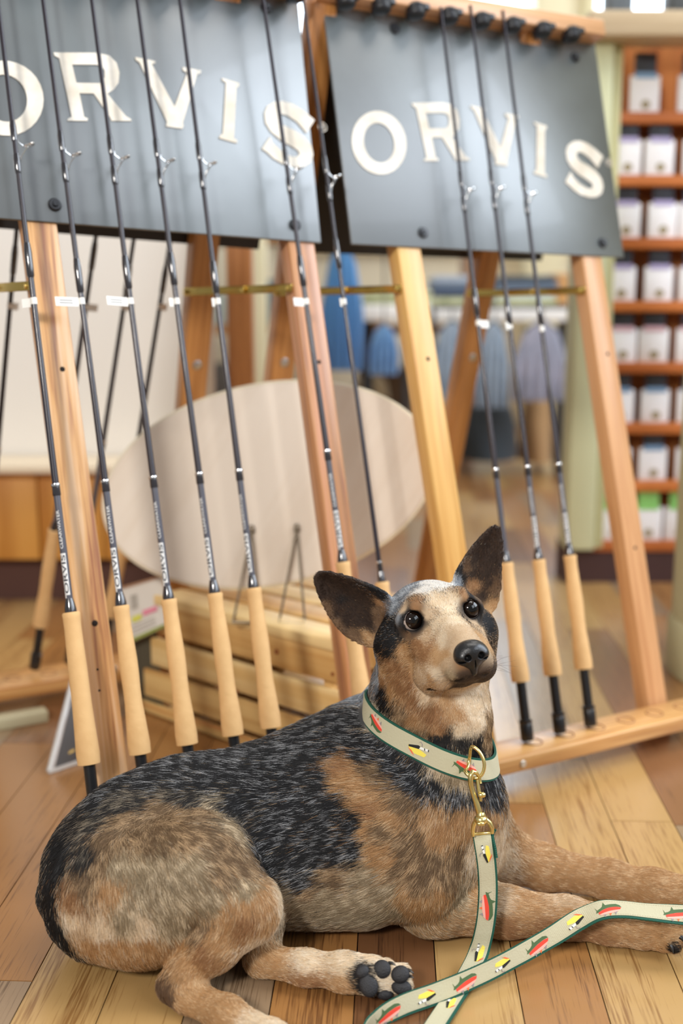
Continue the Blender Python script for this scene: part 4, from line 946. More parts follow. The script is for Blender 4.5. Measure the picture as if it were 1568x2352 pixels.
# ears by their own frame: tan rims, dark backs
for (x, y, t) in ((752, 1398, 'R'), (772, 1436, 'R'), (845, 1464, 'T'), (850, 1435, 'E'), (840, 1415, 'E'), (870, 1432, 'R'), (868, 1405, 'R'), (820, 1463, 'R'), (872, 1385, 'O'), (1072, 1308, 'R'), (1088, 1345, 'O'), (1128, 1350, 'R'), (1100, 1385, 'R'), (1130, 1396, 'T'), (738, 1372, 'E'), (1090, 1300, 'M'), (775, 1400, 'E'), (800, 1425, 'E'), (1105, 1365, 'E'), (1120, 1345, 'E'), (1090, 1325, 'M'), (878, 1352, 'K'), (1052, 1318, 'K')):
    cp_p.append(sp2(x, y)); cp_t.append(TK.index(t))
for x, y, d in ((790, 1380, 1.23), (830, 1400, 1.235), (860, 1430, 1.245), (1110, 1290, 1.26), (1100, 1340, 1.26)): cp_p.append(P(x, y, d)); cp_t.append(TK.index('K'))
for ex, ey in EYES:
    for q in np.linspace(0, 6.283, 10, endpoint=False): cp_p.append(HL(ex+.0122*math.cos(q), ey+.0110*math.sin(q), -.0035)); cp_t.append(TK.index('K'))
    cp_p.append(HL(ex*.55, ey-.004, .002)); cp_t.append(TK.index('M'))
# unseen side: saddle over the back, tan below
for x in range(250, 860, 60):
    yy = np.interp(x, [250, 400, 600, 850], [1830, 1760, 1720, 1640])
    for dd, t in ((.03, 'B'), (.08, 'B')): cp_p.append(P(x, yy+40, 1.25+dd)); cp_t.append(TK.index(t))
    cp_p.append(P(x, 2040, 1.36)); cp_t.append(TK.index('G'))
for d in (1.30, 1.32): 
    for x in (1000, 1060): cp_p.append(P(x, 1700, d)); cp_t.append(TK.index('B'))
cp_p = np.array(cp_p, np.float32); cp_t = np.array(cp_t)
def nz(X, f, s):
    q = X*f+s; return (np.sin(q[:, 0]+2*np.sin(q[:, 1]*1.3))+np.sin(q[:, 1]*1.1+2*np.sin(q[:, 2]*.9))+np.sin(q[:, 2]*1.2+2*np.sin(q[:, 0]*1.07)))/3
def tones(X):
    """weights of every tone at each point"""
    X = X.astype(np.float32); Xj = X+np.stack([nz(X, 170, 1.), nz(X, 150, 5.), nz(X, 160, 9.)], 1).astype(np.float32)*.0035
    out = np.zeros((len(X), len(TK)), np.float32)
    OH = np.zeros((len(cp_t), len(TK)), np.float32); OH[np.arange(len(cp_t)), cp_t] = 1
    for i in range(0, len(X), 20000):
        d2 = ((Xj[i:i+20000, None, :]-cp_p[None])**2).sum(-1); w = 1/(d2+6e-6)**2.2; out[i:i+20000] = (w/w.sum(1, keepdims=True))@OH
    return out
lin = lambda c: np.array(srgb(*c))
TA = np.array([lin(TONE[k][0]) for k in TK]); TB = np.array([lin(TONE[k][1]) for k in TK]); TM = np.array([TONE[k][2] for k in TK])
wv = tones(DV); skin = wv@((TA*(1-TM[:, None]*.6)+TB*TM[:, None]*.6)*.8)
def near_mouth(X):
    d = np.full(len(X), 9.)
    for cv in MC:
        for a, b in zip(cv[:-1], cv[1:]):
            e = b-a; t = np.clip(((X-a)@e)/(e@e), 0, 1); d = np.minimum(d, np.linalg.norm(X-a-t[:, None]*e, axis=1))
    return d
hd_ = np.linalg.norm(DV-H0, axis=1) < .12
mo = np.full(len(DV), 9.); mo[hd_] = near_mouth(DV[hd_])
fm = np.clip((.0038-mo)/.0015, 0, 1)[:, None]; skin = skin*(1-fm)+lin((26, 20, 19))*fm
for ex, ey in EYES:
    d = np.linalg.norm(DV-HL(ex, ey, -.0125+.008), axis=1); fm = np.clip((.0130-d)/.0012, 0, 1)[:, None]; skin = skin*(1-fm)+lin((20, 16, 15))*fm
ca = bm_.color_attributes.new('coat', 'FLOAT_COLOR', 'POINT'); ca.data.foreach_set('color', np.concatenate([skin, np.ones((len(skin), 1))], 1).astype(np.float32).ravel())
def attr_mat(name, attr, rough, spec=.3, sheen=0.):
    m = bpy.data.materials.new(name); m.use_nodes = True; nt = m.node_tree; b = nt.nodes['Principled BSDF']
    a = nt.nodes.new('ShaderNodeAttribute'); a.attribute_name = attr; nt.links.new(a.outputs['Color'], b.inputs['Base Color'])
    b.inputs['Roughness'].default_value = rough; b.inputs['Specular IOR Level'].default_value = spec; b.inputs['Sheen Weight'].default_value = sheen
    return m
bm_.materials.append(attr_mat('dog_skin', 'coat', .75))
# where the collar lies
def neck_f(X):
    f = np.full(len(X), .5)
    for p in PR:
        if p[4] == 'neck': f = smin(f, prim(X, p), p[2])
    return f
ka, kb, kc = P(850, 1606, 1.262), P(1006, 1748, 1.150), P(1126, 1744, 1.205)
kn = np.cross(kb-ka, kc-ka); kn /= np.linalg.norm(kn); kn = kn if kn[2] > 0 else -kn
ctr = P(988, 1672, 1.232); ctr = ctr-kn*((ctr-ka)@kn)
ke1 = kb-ctr; ke1 /= np.linalg.norm(ke1); ke2 = np.cross(kn, ke1); NC = 160; WB = .0108
def ring_at(h, neck_f):
    th = np.linspace(0, 2*math.pi, NC, endpoint=False); D = ke1[None]*np.cos(th)[:, None]+ke2[None]*np.sin(th)[:, None]; r = np.full(NC, .03); c = ctr+kn*h
    for _ in range(60): r = r+np.clip(.0035-neck_f(c+D*r[:, None]), -.003, .003)
    r = np.minimum(r, .118)
    for _ in range(18): r = .25*np.roll(r, 1)+.5*r+.25*np.roll(r, -1)
    return r
def ring_(h):
    a = ring_at(h, neck_f); b = ring_at(h, field_pts); r = np.maximum(a, np.minimum(b, a+.004))
    for _ in range(10): r = .25*np.roll(r, 1)+.5*r+.25*np.roll(r, -1)
    th = np.linspace(0, 2*math.pi, NC, endpoint=False); return ctr+kn*h+(ke1[None]*np.cos(th)[:, None]+ke2[None]*np.sin(th)[:, None])*r[:, None]
up_r, lo_r = ring_(WB), ring_(-WB); Cc = (up_r+lo_r)/2; Wc = up_r-lo_r
# fur
tri = np.concatenate([DQ[:, [0, 1, 2]], DQ[:, [0, 2, 3]]]); A_, B_, C_ = DV[tri[:, 0]], DV[tri[:, 1]], DV[tri[:, 2]]
cr = np.cross(B_-A_, C_-A_); ar = np.linalg.norm(cr, axis=1)/2
VN = np.zeros_like(DV)
for i in range(3): np.add.at(VN, tri[:, i], cr)
VN /= np.linalg.norm(VN, axis=1, keepdims=True)+1e-12
cen = (A_+B_+C_)/3
dens = np.ones(len(ar)); hdist = np.linalg.norm(cen-(H0-HZ*.03), axis=1); dens += 2.2*(hdist < .125)
facing = np.einsum('ij,ij->i', cr/(2*ar[:, None]+1e-12), (EYE-cen)/np.linalg.norm(EYE-cen, axis=1, keepdims=True)); dens *= np.where(facing > -.25, 1, .45)
dens[cen[:, 2] < .004] = 0
NF = globals().get('NFUR', 700000)
w_ = ar*dens; rs = np.random.RandomState(3); pick = rs.choice(len(ar), NF, p=w_/w_.sum())
u, v = rs.rand(NF), rs.rand(NF); fl_ = u+v > 1; u[fl_], v[fl_] = 1-u[fl_], 1-v[fl_]; w0 = 1-u-v
SPt = A_[pick]*w0[:, None]+B_[pick]*u[:, None]+C_[pick]*v[:, None]
SN = VN[tri[pick, 0]]*w0[:, None]+VN[tri[pick, 1]]*u[:, None]+VN[tri[pick, 2]]*v[:, None]; SN /= np.linalg.norm(SN, axis=1, keepdims=True)
# flow and length from the nearest forms
FLW = np.zeros((NF, 3)); WS = np.zeros(NF); GL = {'body': .0135, 'neck': .0135, 'head': .0052, 'ear': .0042}; LEN = np.zeros(NF)
for pi, p in enumerate(PR):
    bb = bbox(p); m = np.all((SPt > bb[0]-.03) & (SPt < bb[1]+.03), axis=1)
    if not m.any(): continue
    d = prim(SPt[m], p); w = np.exp(-np.clip(d, -.004, .1)/.006); f = np.array(p[3], float); f = f/np.linalg.norm(f)
    L_ = GL[p[4]]
    if p[0] == 'c' and p[4] in ('body', 'neck'):
        r = max(p[1][1], p[1][3]); L_ = np.clip(.004+.19*r, .0055, .0165)
    FLW[m] += w[:, None]*f; WS[m] += w; LEN[m] += w*L_
FLW /= WS[:, None]+1e-9; LEN /= WS+1e-9
for i, sc in ((0, 60.), (1, 45.)): pass
jit = np.stack([nz(SPt, 95, 2.), nz(SPt, 88, 7.), nz(SPt, 101, 4.)], 1)*.22+rs.randn(NF, 3)*.13
FLW = FLW/(np.linalg.norm(FLW, axis=1, keepdims=True)+1e-9)+jit
T_ = FLW-SN*np.einsum('ij,ij->i', FLW, SN)[:, None]; T_ /= np.linalg.norm(T_, axis=1, keepdims=True)+1e-9
hz = (SPt-H0)@HZ; hy = (SPt-H0)@HY; hx = (SPt-H0)@HX
inh = (np.linalg.norm(SPt-H0, axis=1) < .13)
LEN = np.where(inh & (hz > .0), np.minimum(LEN, .0050-.0022*np.clip(hz/.06, 0, 1)), LEN)
edge = np.zeros(NF, bool)
for ex, ey in EYES:
    d = np.linalg.norm(SPt-HL(ex, ey, -.0045), axis=1); LEN = np.where(d < .020, np.minimum(LEN, .0014+.12*np.clip(d-.0117, 0, 1)), LEN); edge |= d < .0117
md = near_mouth(SPt); edge |= md < .0026
nd = np.linalg.norm(((SPt-HL(0, -.035, .074))@HA.T)/np.array([.0205, .0165, .0125]), axis=1); edge |= nd < 1.02
q_c = SPt-ctr; hh = q_c@kn; dc = np.full(NF, 9.); mm = np.where((np.abs(hh) < .03) & (np.linalg.norm(q_c, axis=1) < .13))[0]
for i in range(0, len(mm), 20000): j = mm[i:i+20000]; D_ = np.linalg.norm(SPt[j][:, None]-Cc[None], axis=2); kk = D_.argmin(1); dc[j] = np.where(np.linalg.norm(SPt[j]-ctr, axis=1) > np.linalg.norm(Cc[kk]-ctr, axis=1)+.003, 9., D_.min(1))
edge |= dc < .0125; LEN = np.where((dc < .026) & (hh > 0), np.minimum(LEN, .007), LEN)
keep = ~edge
SPt, SN, T_, LEN = SPt[keep], SN[keep], T_[keep], LEN[keep]; NF = len(SPt)
wt = tones(SPt); cum = np.cumsum(wt, 1); ch = (rs.rand(NF)[:, None] > cum/cum[:, -1:]).sum(1).clip(0, len(TK)-1)
streak = np.clip(.6+1.3*nz(SPt, 330, 3.)+.6*nz(SPt, 120, 8.), .03, 2.2)
sec = rs.rand(NF) < TM[ch]*streak; colr = np.where(sec[:, None], TB[ch], TA[ch])*(.78+.44*rs.rand(NF))[:, None]
LEN = LEN*.74*(.65+.6*rs.rand(NF)); lift = .30+.18*rs.rand(NF)
s4 = np.array([0, .35, .7, 1.]); PTS = np.zeros((NF, 4, 3), np.float32)
for i, s in enumerate(s4): PTS[:, i] = SPt-SN*.0004+T_*(LEN*s)[:, None]+SN*(LEN*(lift*s-.22*s*s))[:, None]
PTS[:, :, 2] = np.maximum(PTS[:, :, 2], .0012)
cu = bpy.data.hair_curves.new('fur'); cu.add_curves([4]*NF)
cu.position_data.foreach_set('vector', (PTS-dloc.astype(np.float32)).ravel())
rad_ = np.where(np.linalg.norm(SPt-H0, axis=1) < .13, .000095, .000125)[:, None]*np.array([1, .9, .6, .12])[None]
at = cu.attributes.get('radius') or cu.attributes.new('radius', 'FLOAT', 'POINT'); at.data.foreach_set('value', rad_.astype(np.float32).ravel())
ac = cu.attributes.new('coat', 'FLOAT_COLOR', 'CURVE'); ac.data.foreach_set('color', np.concatenate([colr, np.ones((NF, 1))], 1).astype(np.float32).ravel())
cu.materials.append(attr_mat('dog_fur', 'coat', .5, .35))
furo = bpy.data.objects.new('fur', cu); COL.objects.link(furo); furo.parent = dog; tag(furo, kind='stuff')
# eyes
def eye(ex, ey, gaze):
    c = HL(ex, ey, -.0112); g = HX*gaze[0]+HY*gaze[1]+HZ; g /= np.linalg.norm(g); x = np.cross(HY, g); x /= np.linalg.norm(x); y = np.cross(g, x)
    mb = MB(); r = .0116; R_ = [0, 8, 16, 22, 26, 34, 42, 50, 56, 60, 70, 90, 120, 150, 180]; n = 32; vs = []
    for a in R_:
        for k in range(n):
            q = 2*math.pi*k/n; vs.append(c+(g*math.cos(math.radians(a))+(x*math.cos(q)+y*math.sin(q))*math.sin(math.radians(a)))*r)
    for i in range(len(R_)-1):
        mi = 0 if R_[i] < 22 else (1 if R_[i] < 56 else 2)
        for k in range(n):
            mb.add([], []); mb.f.append([i*n+k, i*n+(k+1) % n, (i+1)*n+(k+1) % n, (i+1)*n+k]); mb.m.append(mi); mb.sm.append(True)
    mb.v = [tuple(v) for v in vs]
    return mb.build('eye', [mat('pupil', (.002, .002, .002), .03, coat=1., spec=0.), mat('iris', srgb(24, 14, 9), .05, coat=1., spec=0.), mat('eye_white', srgb(196, 180, 170), .1, coat=1.)], dog)
eye(*EYES[0], (.16, .10)); eye(*EYES[1], (.10, .10))
# nose leather: its own small field
def nose_field():
    h = .0007; lo = np.array([-.024, -.060, .052]); n = (np.array([.048, .050, .046])/h).astype(int)
    X = np.stack(np.meshgrid(*[lo[i]+h*np.arange(n[i]) for i in range(3)], indexing='ij'), -1)
    def E(c, r): q = (X-np.array(c))/np.array(r); k0 = np.linalg.norm(q, axis=-1); k1 = np.linalg.norm(q/np.array(r), axis=-1)+1e-9; return k0*(k0-1)/k1
    f = E((0, -.0285, .0710), (.0170, .0112, .0130))
    f = smin(f, E((0, -.038, .0735), (.0120, .010, .0095)), .006)
    for sx in (-1, 1): f = smin(f, E((sx*.0110, -.0335, .073), (.0082, .0084, .0098)), .004)
    f = smin(f, E((0, -.0485, .0725), (.0040, .0070, .0058)), .004)
    for sx in (-1, 1):
        f = np.maximum(f, -E((sx*.0074, -.0340, .0835), (.0038, .0038, .0070)))
        f = np.maximum(f, -E((sx*.0140, -.0380, .0795), (.0050, .0016, .0050)))
    f = np.maximum(f, -E((0, -.046, .0815), (.0007, .012, .0032)))
    return surface_nets(f.astype(np.float32), lo, h)
nv, nq = nose_field(); nv = H0+((nv-np.array([0, -.035, .072]))*np.array([.92, .92, 1.])+np.array([0, -.034, .072]))@HA; nm = mesh_np('nose', nv-dloc, nq)
nm.materials.append(mat('nose_leather', (.006, .006, .0065), .36, bump=(700., .2), coat=.25)); no = bpy.data.objects.new('nose', nm); COL.objects.link(no); no.parent = dog
# paw pads and claws
padm = mat('paw_pad', (.018, .017, .019), .6, bump=(700., .4)); clawm = mat('claw', (.02, .018, .016), .3)
def blob(name, c, A, r, m, parent=dog, n=18):
    mb = MB(); vs = []; A = np.array(A)
    for i in range(n//2+1):
        a = math.pi*i/(n//2)
        for k in range(n): q = 2*math.pi*k/n; vs.append(np.array(c)+A[0]*r[0]*math.sin(a)*math.cos(q)+A[1]*r[1]*math.sin(a)*math.sin(q)+A[2]*r[2]*math.cos(a))
    fs = [(i*n+k, i*n+(k+1) % n, (i+1)*n+(k+1) % n, (i+1)*n+k) for i in range(n//2) for k in range(n)]
    return mb.add(vs, fs, 0, True).build(name, m, parent)
for x, y, rx, ry, rot in ((846, 2262, 19, 24, .3), (832, 2232, 15, 13, .5), (877, 2226, 18, 18, 0), (919, 2238, 19, 17, .3), (922, 2268, 21, 15, -.2), (884, 2284, 17, 11, 0)):
    p, n_ = hit(x, y); r = -ray(x, y)/np.linalg.norm(ray(x, y)); ax = RT*math.cos(rot)+UP*math.sin(rot); ax = ax-r*(ax@r); ax /= np.linalg.norm(ax)
    blob('paw_pad', p, (ax, np.cross(r, ax), r), (rx*1.25/FPX, ry*1.25/FPX, .0040), padm)
def claw(x0, y0, x1, y1, d, r=4.5):
    a, b = P(x0, y0, d), P(x1, y1, d-.004); m_ = (a+b)/2+ZZ*.001
    MB().tube([a, m_, b], [r*d/FPX, r*.75*d/FPX, .0004], 8).build('claw', clawm, dog)
for q in ((893, 2212, 908, 2217, 1.088), (936, 2228, 950, 2236, 1.085), (938, 2242, 950, 2247, 1.084), (1540, 2172, 1546, 2190, 1.147, 5.5), (1562, 2152, 1574, 2168, 1.150, 5.5)): claw(*q)
print('dog done', time.time()-T0, 'area', ar.sum(), NF)
# ------------------------------------------------------------------ collar, leash and brass hardware
beige = mat('ribbon_beige', srgb(192, 186, 156), .8, bump=(500., .2)); webm = mat('webbing_green', srgb(20, 82, 66), .8); webd = mat('webbing_green_dark', srgb(10, 44, 36), .85)
brs = mat('polished_brass', srgb(234, 214, 142), .27, 1.)
thg = mat('thread_green', srgb(78, 104, 66), .8); thr = mat('thread_red', srgb(232, 72, 52), .75); thp = mat('thread_pink', srgb(240, 176, 160), .8); thy = mat('thread_yellow', srgb(240, 222, 90), .75); thk = mat('thread_black', (.012, .012, .012), .8); thw = mat('thread_white', srgb(238, 238, 232), .8); tho = mat('thread_orange', srgb(236, 110, 60), .75); thgy = mat('thread_grey', srgb(150, 140, 140), .8)
def resample(pts, n, closed=False):
    pts = np.array(pts, float)
    if closed: ext = np.vstack([pts[-1], pts, pts[0], pts[1]])
    else: ext = np.vstack([2*pts[0]-pts[1], pts, 2*pts[-1]-pts[-2]])
    m = len(pts) if closed else len(pts)-1; out = []
    for i in range(m):
        p0, p1, p2, p3 = ext[i:i+4]
        for t in np.linspace(0, 1, 24, endpoint=False): out.append(.5*((2*p1)+(-p0+p2)*t+(2*p0-5*p1+4*p2-p3)*t*t+(-p0+3*p1-3*p2+p3)*t**3))
    if not closed: out.append(pts[-1])
    out = np.array(out); q = np.vstack([out, out[:1]]) if closed else out
    s = np.r_[0, np.cumsum(np.linalg.norm(np.diff(q[:, :3], axis=0), axis=1))]; u = np.linspace(0, s[-1], n, endpoint=not closed)
    return np.stack([np.interp(u, s, q[:, k]) for k in range(q.shape[1])], 1), s[-1]
class Strip:
    """flat band: centre points C, side vectors W (unit), outward normals N"""
    def __init__(s, C, W, closed=False):
        s.C = C; s.closed = closed; n = len(C)
        T = np.roll(C, -1, 0)-np.roll(C, 1, 0)
        if not closed: T[0] = C[1]-C[0]; T[-1] = C[-1]-C[-2]
        T /= np.linalg.norm(T, axis=1, keepdims=True); W = W-T*np.einsum('ij,ij->i', W, T)[:, None]; W /= np.linalg.norm(W, axis=1, keepdims=True)
        s.T, s.W, s.N = T, W, np.cross(T, W); q = np.vstack([C, C[:1]]) if closed else C
        s.S = np.r_[0, np.cumsum(np.linalg.norm(np.diff(q, axis=0), axis=1))]
    def at(s, u, t, h):
        S_ = s.S[:len(s.C)]; f = lambda A: np.array([np.interp(u, S_, A[:, k]) for k in range(3)])
        return f(s.C)+f(s.W)*t+f(s.N)*h
    def band(s, w0, w1, h0, h1, name, m, parent, ribs=0.):
        n = len(s.C); mb = MB(); vs = []
        for i in range(n):
            e = ribs*(i % 2)
            for t, h in ((w0-e, h0), (w1+e, h0), (w1+e, h1), (w0-e, h1)): vs.append(s.C[i]+s.W[i]*t+s.N[i]*h)
        fs = []
        for i in range(n if s.closed else n-1):
            j = (i+1) % n; fs += [(4*i+k, 4*i+(k+1) % 4, 4*j+(k+1) % 4, 4*j+k) for k in range(4)]
        if not s.closed: fs += [(0, 1, 2, 3), (4*n-1, 4*n-2, 4*n-3, 4*n-4)]
        mb.add(vs, fs, 0, False); return mb.build(name, m, parent)
TROUT = [('back', [(-.50, .12), (-.44, .0), (-.30, .05), (-.22, .11), (-.16, .27), (-.10, .15), (.10, .18), (.30, .20), (.44, .15), (.50, .07), (.30, .08), (.0, .04), (-.25, -.03), (-.42, -.09), (-.51, -.10), (-.47, -.02)], thg),
         ('red_stripe', [(-.42, -.10), (-.25, -.04), (.0, .03), (.30, .07), (.49, .05), (.44, -.04), (.20, -.08), (-.10, -.13), (-.40, -.18)], thr),
         ('belly', [(-.40, -.18), (-.10, -.13), (.20, -.08), (.44, -.04), (.36, -.13), (.15, -.19), (-.10, -.22), (-.34, -.23)], thp),
         ('fin', [(-.24, -.22), (-.13, -.22), (-.18, -.34)], thgy), ('fin', [(.0, -.21), (.10, -.20), (.04, -.31)], tho), ('fin', [(.22, -.17), (.33, -.13), (.26, -.28)], thgy)]
FLYM = [('wing', [(-.42, .06), (-.36, .20), (.10, .24), (.42, .12), (.50, .02), (.05, -.03), (-.25, .02)], thy), ('tail_red', [(.08, .32), (.22, .28), (.46, .12), (.28, .16)], tho),
        ('body_black', [(-.03, -.14), (-.01, -.02), (.46, .07), (.48, -.01), (.06, -.16)], thk), ('head_white', [(-.46, -.09), (-.44, -.19), (-.05, -.14), (-.03, -.04)], thw),
        ('stripe', [(-.46, -.09), (-.44, -.19), (-.40, -.18), (-.42, -.09)], thk), ('stripe', [(-.30, -.08), (-.26, -.165), (-.22, -.16), (-.26, -.075)], thk), ('hook', [(-.12, -.16), (-.10, -.28), (.02, -.35), (.10, -.29), (.02, -.32), (-.07, -.27), (-.09, -.17)], thgy)]
def subdiv(pts, m=4):
    out = []
    for i in range(len(pts)):
        a, b = pts[i], pts[(i+1) % len(pts)]
        for k in range(m if abs(a[0]-b[0])+abs(a[1]-b[1]) > .2 else 1): mm = (m if abs(a[0]-b[0])+abs(a[1]-b[1]) > .2 else 1); out.append((a[0]+(b[0]-a[0])*k/mm, a[1]+(b[1]-a[1])*k/mm))
    return out
def motif(st, kind, u, L, parent, h, rot=0., flip=1, tofs=0.):
    shp = TROUT if kind == 'trout' else FLYM; o0 = None; ca, sa = math.cos(rot), math.sin(rot)
    for i, (nm, pts, m) in enumerate(shp):
        q = subdiv(pts); f = lambda x, y, hh: st.at(u+(x*ca-y*sa)*L, tofs+flip*(x*sa+y*ca)*L, h+hh+.00008*i*(1 if nm in ('stripe', 'body_black', 'red_stripe') else .6))
        vs, fs = fan_poly(q, f, 0, .00025); ob = MB().add(vs, fs).build('embroidered_'+('trout' if kind == 'trout' else 'fly') if i == 0 else nm, m, parent if i == 0 else o0)
        if i == 0: o0 = ob
# --- collar
collar = thing('dog_collar', 'beige ribbon collar on green webbing with embroidered trout and flies round the dog neck', 'collar', tuple(ctr))
cs = Strip(Cc, Wc, True)
if cs.N[0]@(cs.C[0]-ctr) < 0: cs.N = -cs.N
cs.band(-.0119, .0119, -.0012, .0010, 'webbing', webm, collar); rb1 = cs.band(-.0099, .0099, .0010, .0017, 'ribbon', beige, collar)
def nearest_u(st, x, y):
    best = None
    for i, p in enumerate(st.C):
        if (EYE-p)@st.N[i] < 0: continue
        q = p-EYE; d = q@FW; X, Y = 784+FPX*(q@RT)/d, 1176-FPX*(q@UP)/d; e = (X-x)**2+(Y-y)**2
        if best is None or e < best[0]: best = (e, st.S[i])
    return best[1]
sgn = 1 if (cs.T[0]@RT) > 0 else -1
for kind, x, y, L, rot in (('trout', 884, 1640, .026, .15), ('fly', 968, 1706, .024, 2.9), ('trout', 1072, 1748, .027, .05)):
    if kind == 'fly': rot = math.pi
    motif(cs, kind, nearest_u(cs, x, y), sgn*L if kind == 'x' else L, rb1, .0017, rot, flip=-1 if kind == 'trout' else 1)
# --- brass ring, swivel snap
def at_c(x, y, d): return P(x, y, d)
ringc = [(1082, 1716, 1.141), (1096, 1722, 1.137), (1108, 1740, 1.135), (1112, 1758, 1.134), (1108, 1776, 1.134), (1096, 1787, 1.135), (1080, 1784, 1.137), (1068, 1772, 1.141), (1074, 1762, 1.150), (1078, 1740, 1.153)]
rp_, _ = resample([P(*q) for q in ringc], 60, True)
leash = thing('dog_leash', 'beige and green fishing-pattern leash with brass snap lying across the dog front leg', 'leash', tuple(FL(1060, 2260)))
MB().tube(rp_, .0018, 10, closed=True).build('brass_ring', brs, collar)
hk = MB(); Dk = 1.130
hk.tube([P(x, y, d) for x, y, d in ((1104, 1800, Dk+.002), (1101, 1786, Dk+.004), (1094, 1776, Dk), (1085, 1772, Dk-.002), (1080, 1782, Dk-.003), (1080, 1800, Dk-.002), (1086, 1822, Dk-.002), (1093, 1842, Dk-.003), (1099, 1862, Dk-.003), (1103, 1878, Dk-.003))], [.0012, .0016, .002, .0024, .0027, .0027, .0026, .0028, .0030, .0032], 12)
hk.tube([P(1096, 1792, Dk), P(1099, 1812, Dk-.001), P(1103, 1830, Dk-.002), P(1104, 1840, Dk-.002)], [.0015, .0017, .0017, .0014], 10)
snap = hk.build('snap_hook', brs, leash)
MB().lathe([(.0016, -.0035), (.0028, -.002), (.0028, .002), (.0016, .0035)], 12, 0, P(1106, 1826, Dk-.004), (UP, -FW, RT)).build('thumb_knob', brs, snap)
MB().lathe([(.0042, -.003), (.0050, -.001), (.0046, .001), (.0036, .003)], 16, 0, P(1104, 1872, Dk-.003), (RT, -FW, UP)).build('swivel_collar', brs, leash)
sw = MB(); cR = P(1104, 1884, Dk-.003); sw.lathe([(.0040, -.003), (.0072, .001), (.0064, .0045), (.0040, .0065)], 16, 0, cR-UP*.0015, (RT, -FW, UP))
sw.tube([P(x, y, d) for x, y, d in ((1094, 1882, Dk-.004), (1088, 1894, Dk-.003), (1085, 1908, Dk-.002), (1086, 1920, Dk))], [.0022, .0022, .0019, .0017], 10)
sw.tube([P(x, y, d) for x, y, d in ((1112, 1880, Dk-.004), (1124, 1890, Dk-.004), (1130, 1902, Dk-.004), (1130, 1914, Dk-.003))], [.0026, .0025, .0022, .0019], 10)
sw.tube([P(1085, 1916, Dk+.001), P(1108, 1914, Dk+.004), P(1130, 1912, Dk)], .0016, 8)
sw.build('swivel_yoke', brs, leash)
blob('rivet_head', P(1103, 1892, Dk-.009), (RT, UP, -FW), (.0042, .0022, .0022), brs, leash)
# --- hanging strand
def strip_from(rows, n):
    """rows: x, y, depth, tilt vector of the band (right, up, towards viewer)"""
    A = np.array([np.r_[P(x, y, d), RT*w[0]+UP*w[1]-FW*w[2]] for x, y, d, w in rows]); q, L = resample(A, n); return Strip(q[:, :3], q[:, 3:])
st1 = strip_from([(1108, 1912, 1.137, (1, .12, .1)), (1112, 1940, 1.132, (1, .05, -.15)), (1118, 1985, 1.134, (1, 0, -.28)), (1121, 2035, 1.138, (1, 0, -.25)), (1119, 2090, 1.140, (1, .05, -.2)), (1112, 2140, 1.142, (1, .1, -.15)), (1100, 2185, 1.142, (1, .12, -.05)), (1084, 2220, 1.130, (1, .06, 0)), (1062, 2258, 1.109, (1, 0, 0)), (1030, 2308, 1.075, (1, 0, 0)), (995, 2362, 1.040, (1, 0, 0)), (955, 2430, 1.000, (1, 0, 0))], 220)
st2 = strip_from([(770, 2440, 1.00, (.9, .25, -.1)), (815, 2386, 1.035, (.75, .65, .0)), (862, 2345, 1.050, (.45, .9, -.05)), (925, 2310, 1.062, (.30, .9, -.25)), (1000, 2283, 1.078, (.30, .9, -.3)), (1060, 2259, 1.090, (.35, .9, -.3)), (1130, 2227, 1.108, (.35, .9, -.3)), (1200, 2190, 1.128, (.35, .9, -.3)), (1270, 2150, 1.143, (.4, .9, -.3)), (1330, 2112, 1.150, (.35, .9, -.4)), (1380, 2090, 1.148, (.1, .75, -.7)), (1430, 2088, 1.146, (0, .55, -.85)), (1490, 2094, 1.142, (0, .55, -.85)), (1560, 2100, 1.140, (0, .75, -.7)), (1640, 2106, 1.140, (0, .8, -.6)), (1740, 2135, 1.145, (.1, .5, -.8)), (1840, 2190, 1.150, (.1, .3, -1)), (1960, 2240, 1.130, (.1, .3, -1))], 330)
e_, s_0 = st1.C[-1], st2.C[0]; de, ds = st1.T[-1], st2.T[0]; sW = st2.W[0]
lo_ = [np.r_[e_, st1.W[-1]], np.r_[e_+de*.04, st1.W[-1]], np.r_[(e_+de*.07+s_0-ds*.05)/2+de*.01, (st1.W[-1]*.3-de+ZZ*.2)], np.r_[s_0-ds*.035, sW+ZZ*.1-st1.W[-1]*.0], np.r_[s_0, sW]]
ql, _ = resample(np.array(lo_), 60); ql[:, 2] = np.maximum(ql[:, 2], .004); st3 = Strip(ql[:, :3], ql[:, 3:])
for st in (st1, st2, st3):
    for i in range(len(st.C)):
        if st.N[i]@(EYE-st.C[i]) < 0: st.N[i] = -st.N[i]
st3.N = np.where((st3.N[:, 2:] < 0) & True, -st3.N, st3.N)
st3.band(-.0101, .0101, -.0016, 0, 'leash_webbing', webm, leash); st3.band(-.0088, .0088, 0, .0006, 'leash_ribbon', beige, leash)
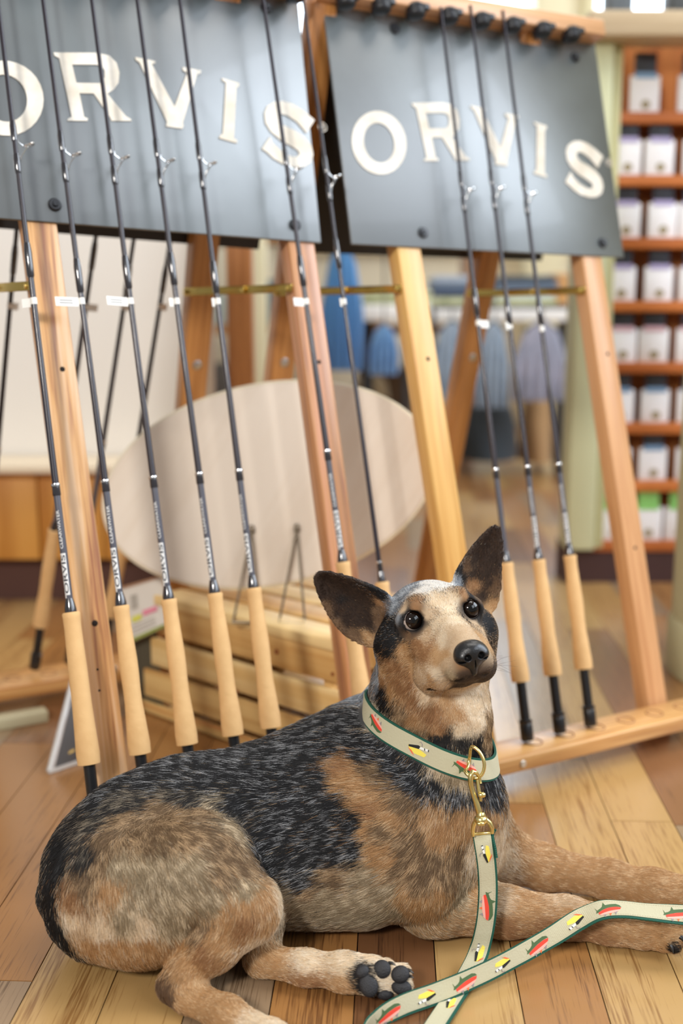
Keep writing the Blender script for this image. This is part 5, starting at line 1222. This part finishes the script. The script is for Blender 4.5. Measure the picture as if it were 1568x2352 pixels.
for st in (st1, st2):
    WL = .0101
    st.band(-WL, WL, -.0016, 0, 'leash_webbing', webm, leash, ribs=.0003); rb = st.band(*((-WL*.93, WL*.76) if st is st1 else (-WL*.76, WL*.93)), 0, .0006, 'leash_ribbon', beige, leash)
    for sg in (-1, 1):
        mb = MB(); L = st.S[-1]; k = 0
        for u in np.arange(.003, L-.003, .0024):
            p, q = st.at(u, sg*WL*.70+(-.08 if st is st1 else .08)*WL, .0007), st.at(u+.0014, sg*WL*.70+(-.08 if st is st1 else .08)*WL, .0007); mb.bar(p, q, .00035, .0002, st.at(u, 1, 0)-st.at(u, 0, 0))
        tag(mb.build('edge_stitching', mat('stitch', srgb(186, 178, 150), .8), rb), kind='stuff')
    M_ = [('fly', 1110, 1962, .020, 0), ('trout', 1112, 2082, .030, 0), ('fly', 1094, 2186, .021, 0), ('fly', 1042, 2310, .020, 0)] if st is st1 else \
        [('trout', 893, 2330, .028, 0), ('fly', 976, 2287, .0215, 0), ('trout', 1066, 2252, .028, 0), ('fly', 1152, 2215, .0215, 0), ('trout', 1233, 2167, .028, 0), ('fly', 1318, 2112, .0215, 0), ('trout', 1395, 2082, .026, 0), ('trout', 1552, 2092, .026, 0)]
    for kind, x, y, L, rot in M_: motif(st, kind, nearest_u(st, x, y), L, rb, .0006, rot)
loop = strip_from([(1136, 1905, 1.140, (.1, .3, 1)), (1129, 1918, 1.138, (.2, .1, 1)), (1134, 1945, 1.136, (.25, 0, 1)), (1137, 1968, 1.136, (.3, 0, 1))], 30)
loop.band(-.004, .004, -.001, .001, 'folded_webbing_end', webm, leash, ribs=.0003)
# whiskers
wk = MB()
rw = random.Random(3)
for sx in (-1, 1):
    for i in range(9):
        a = HL(sx*(.014+rw.random()*.008), -.045-.012*rw.random(), .066-.02*rw.random()); dd = HX*sx*(.7+.5*rw.random())+HY*rw.uniform(-.5, .25)+HZ*rw.uniform(-.4, .5); dd /= np.linalg.norm(dd); L = .018+.016*rw.random()
        wk.tube([a, a+dd*L*.5+HY*.001, a+dd*L-HY*.002], [.00012, .0001, .00004], 4)
tag(wk.build('whiskers', mat('whisker', (.05, .04, .035), .4), dog), kind='stuff')
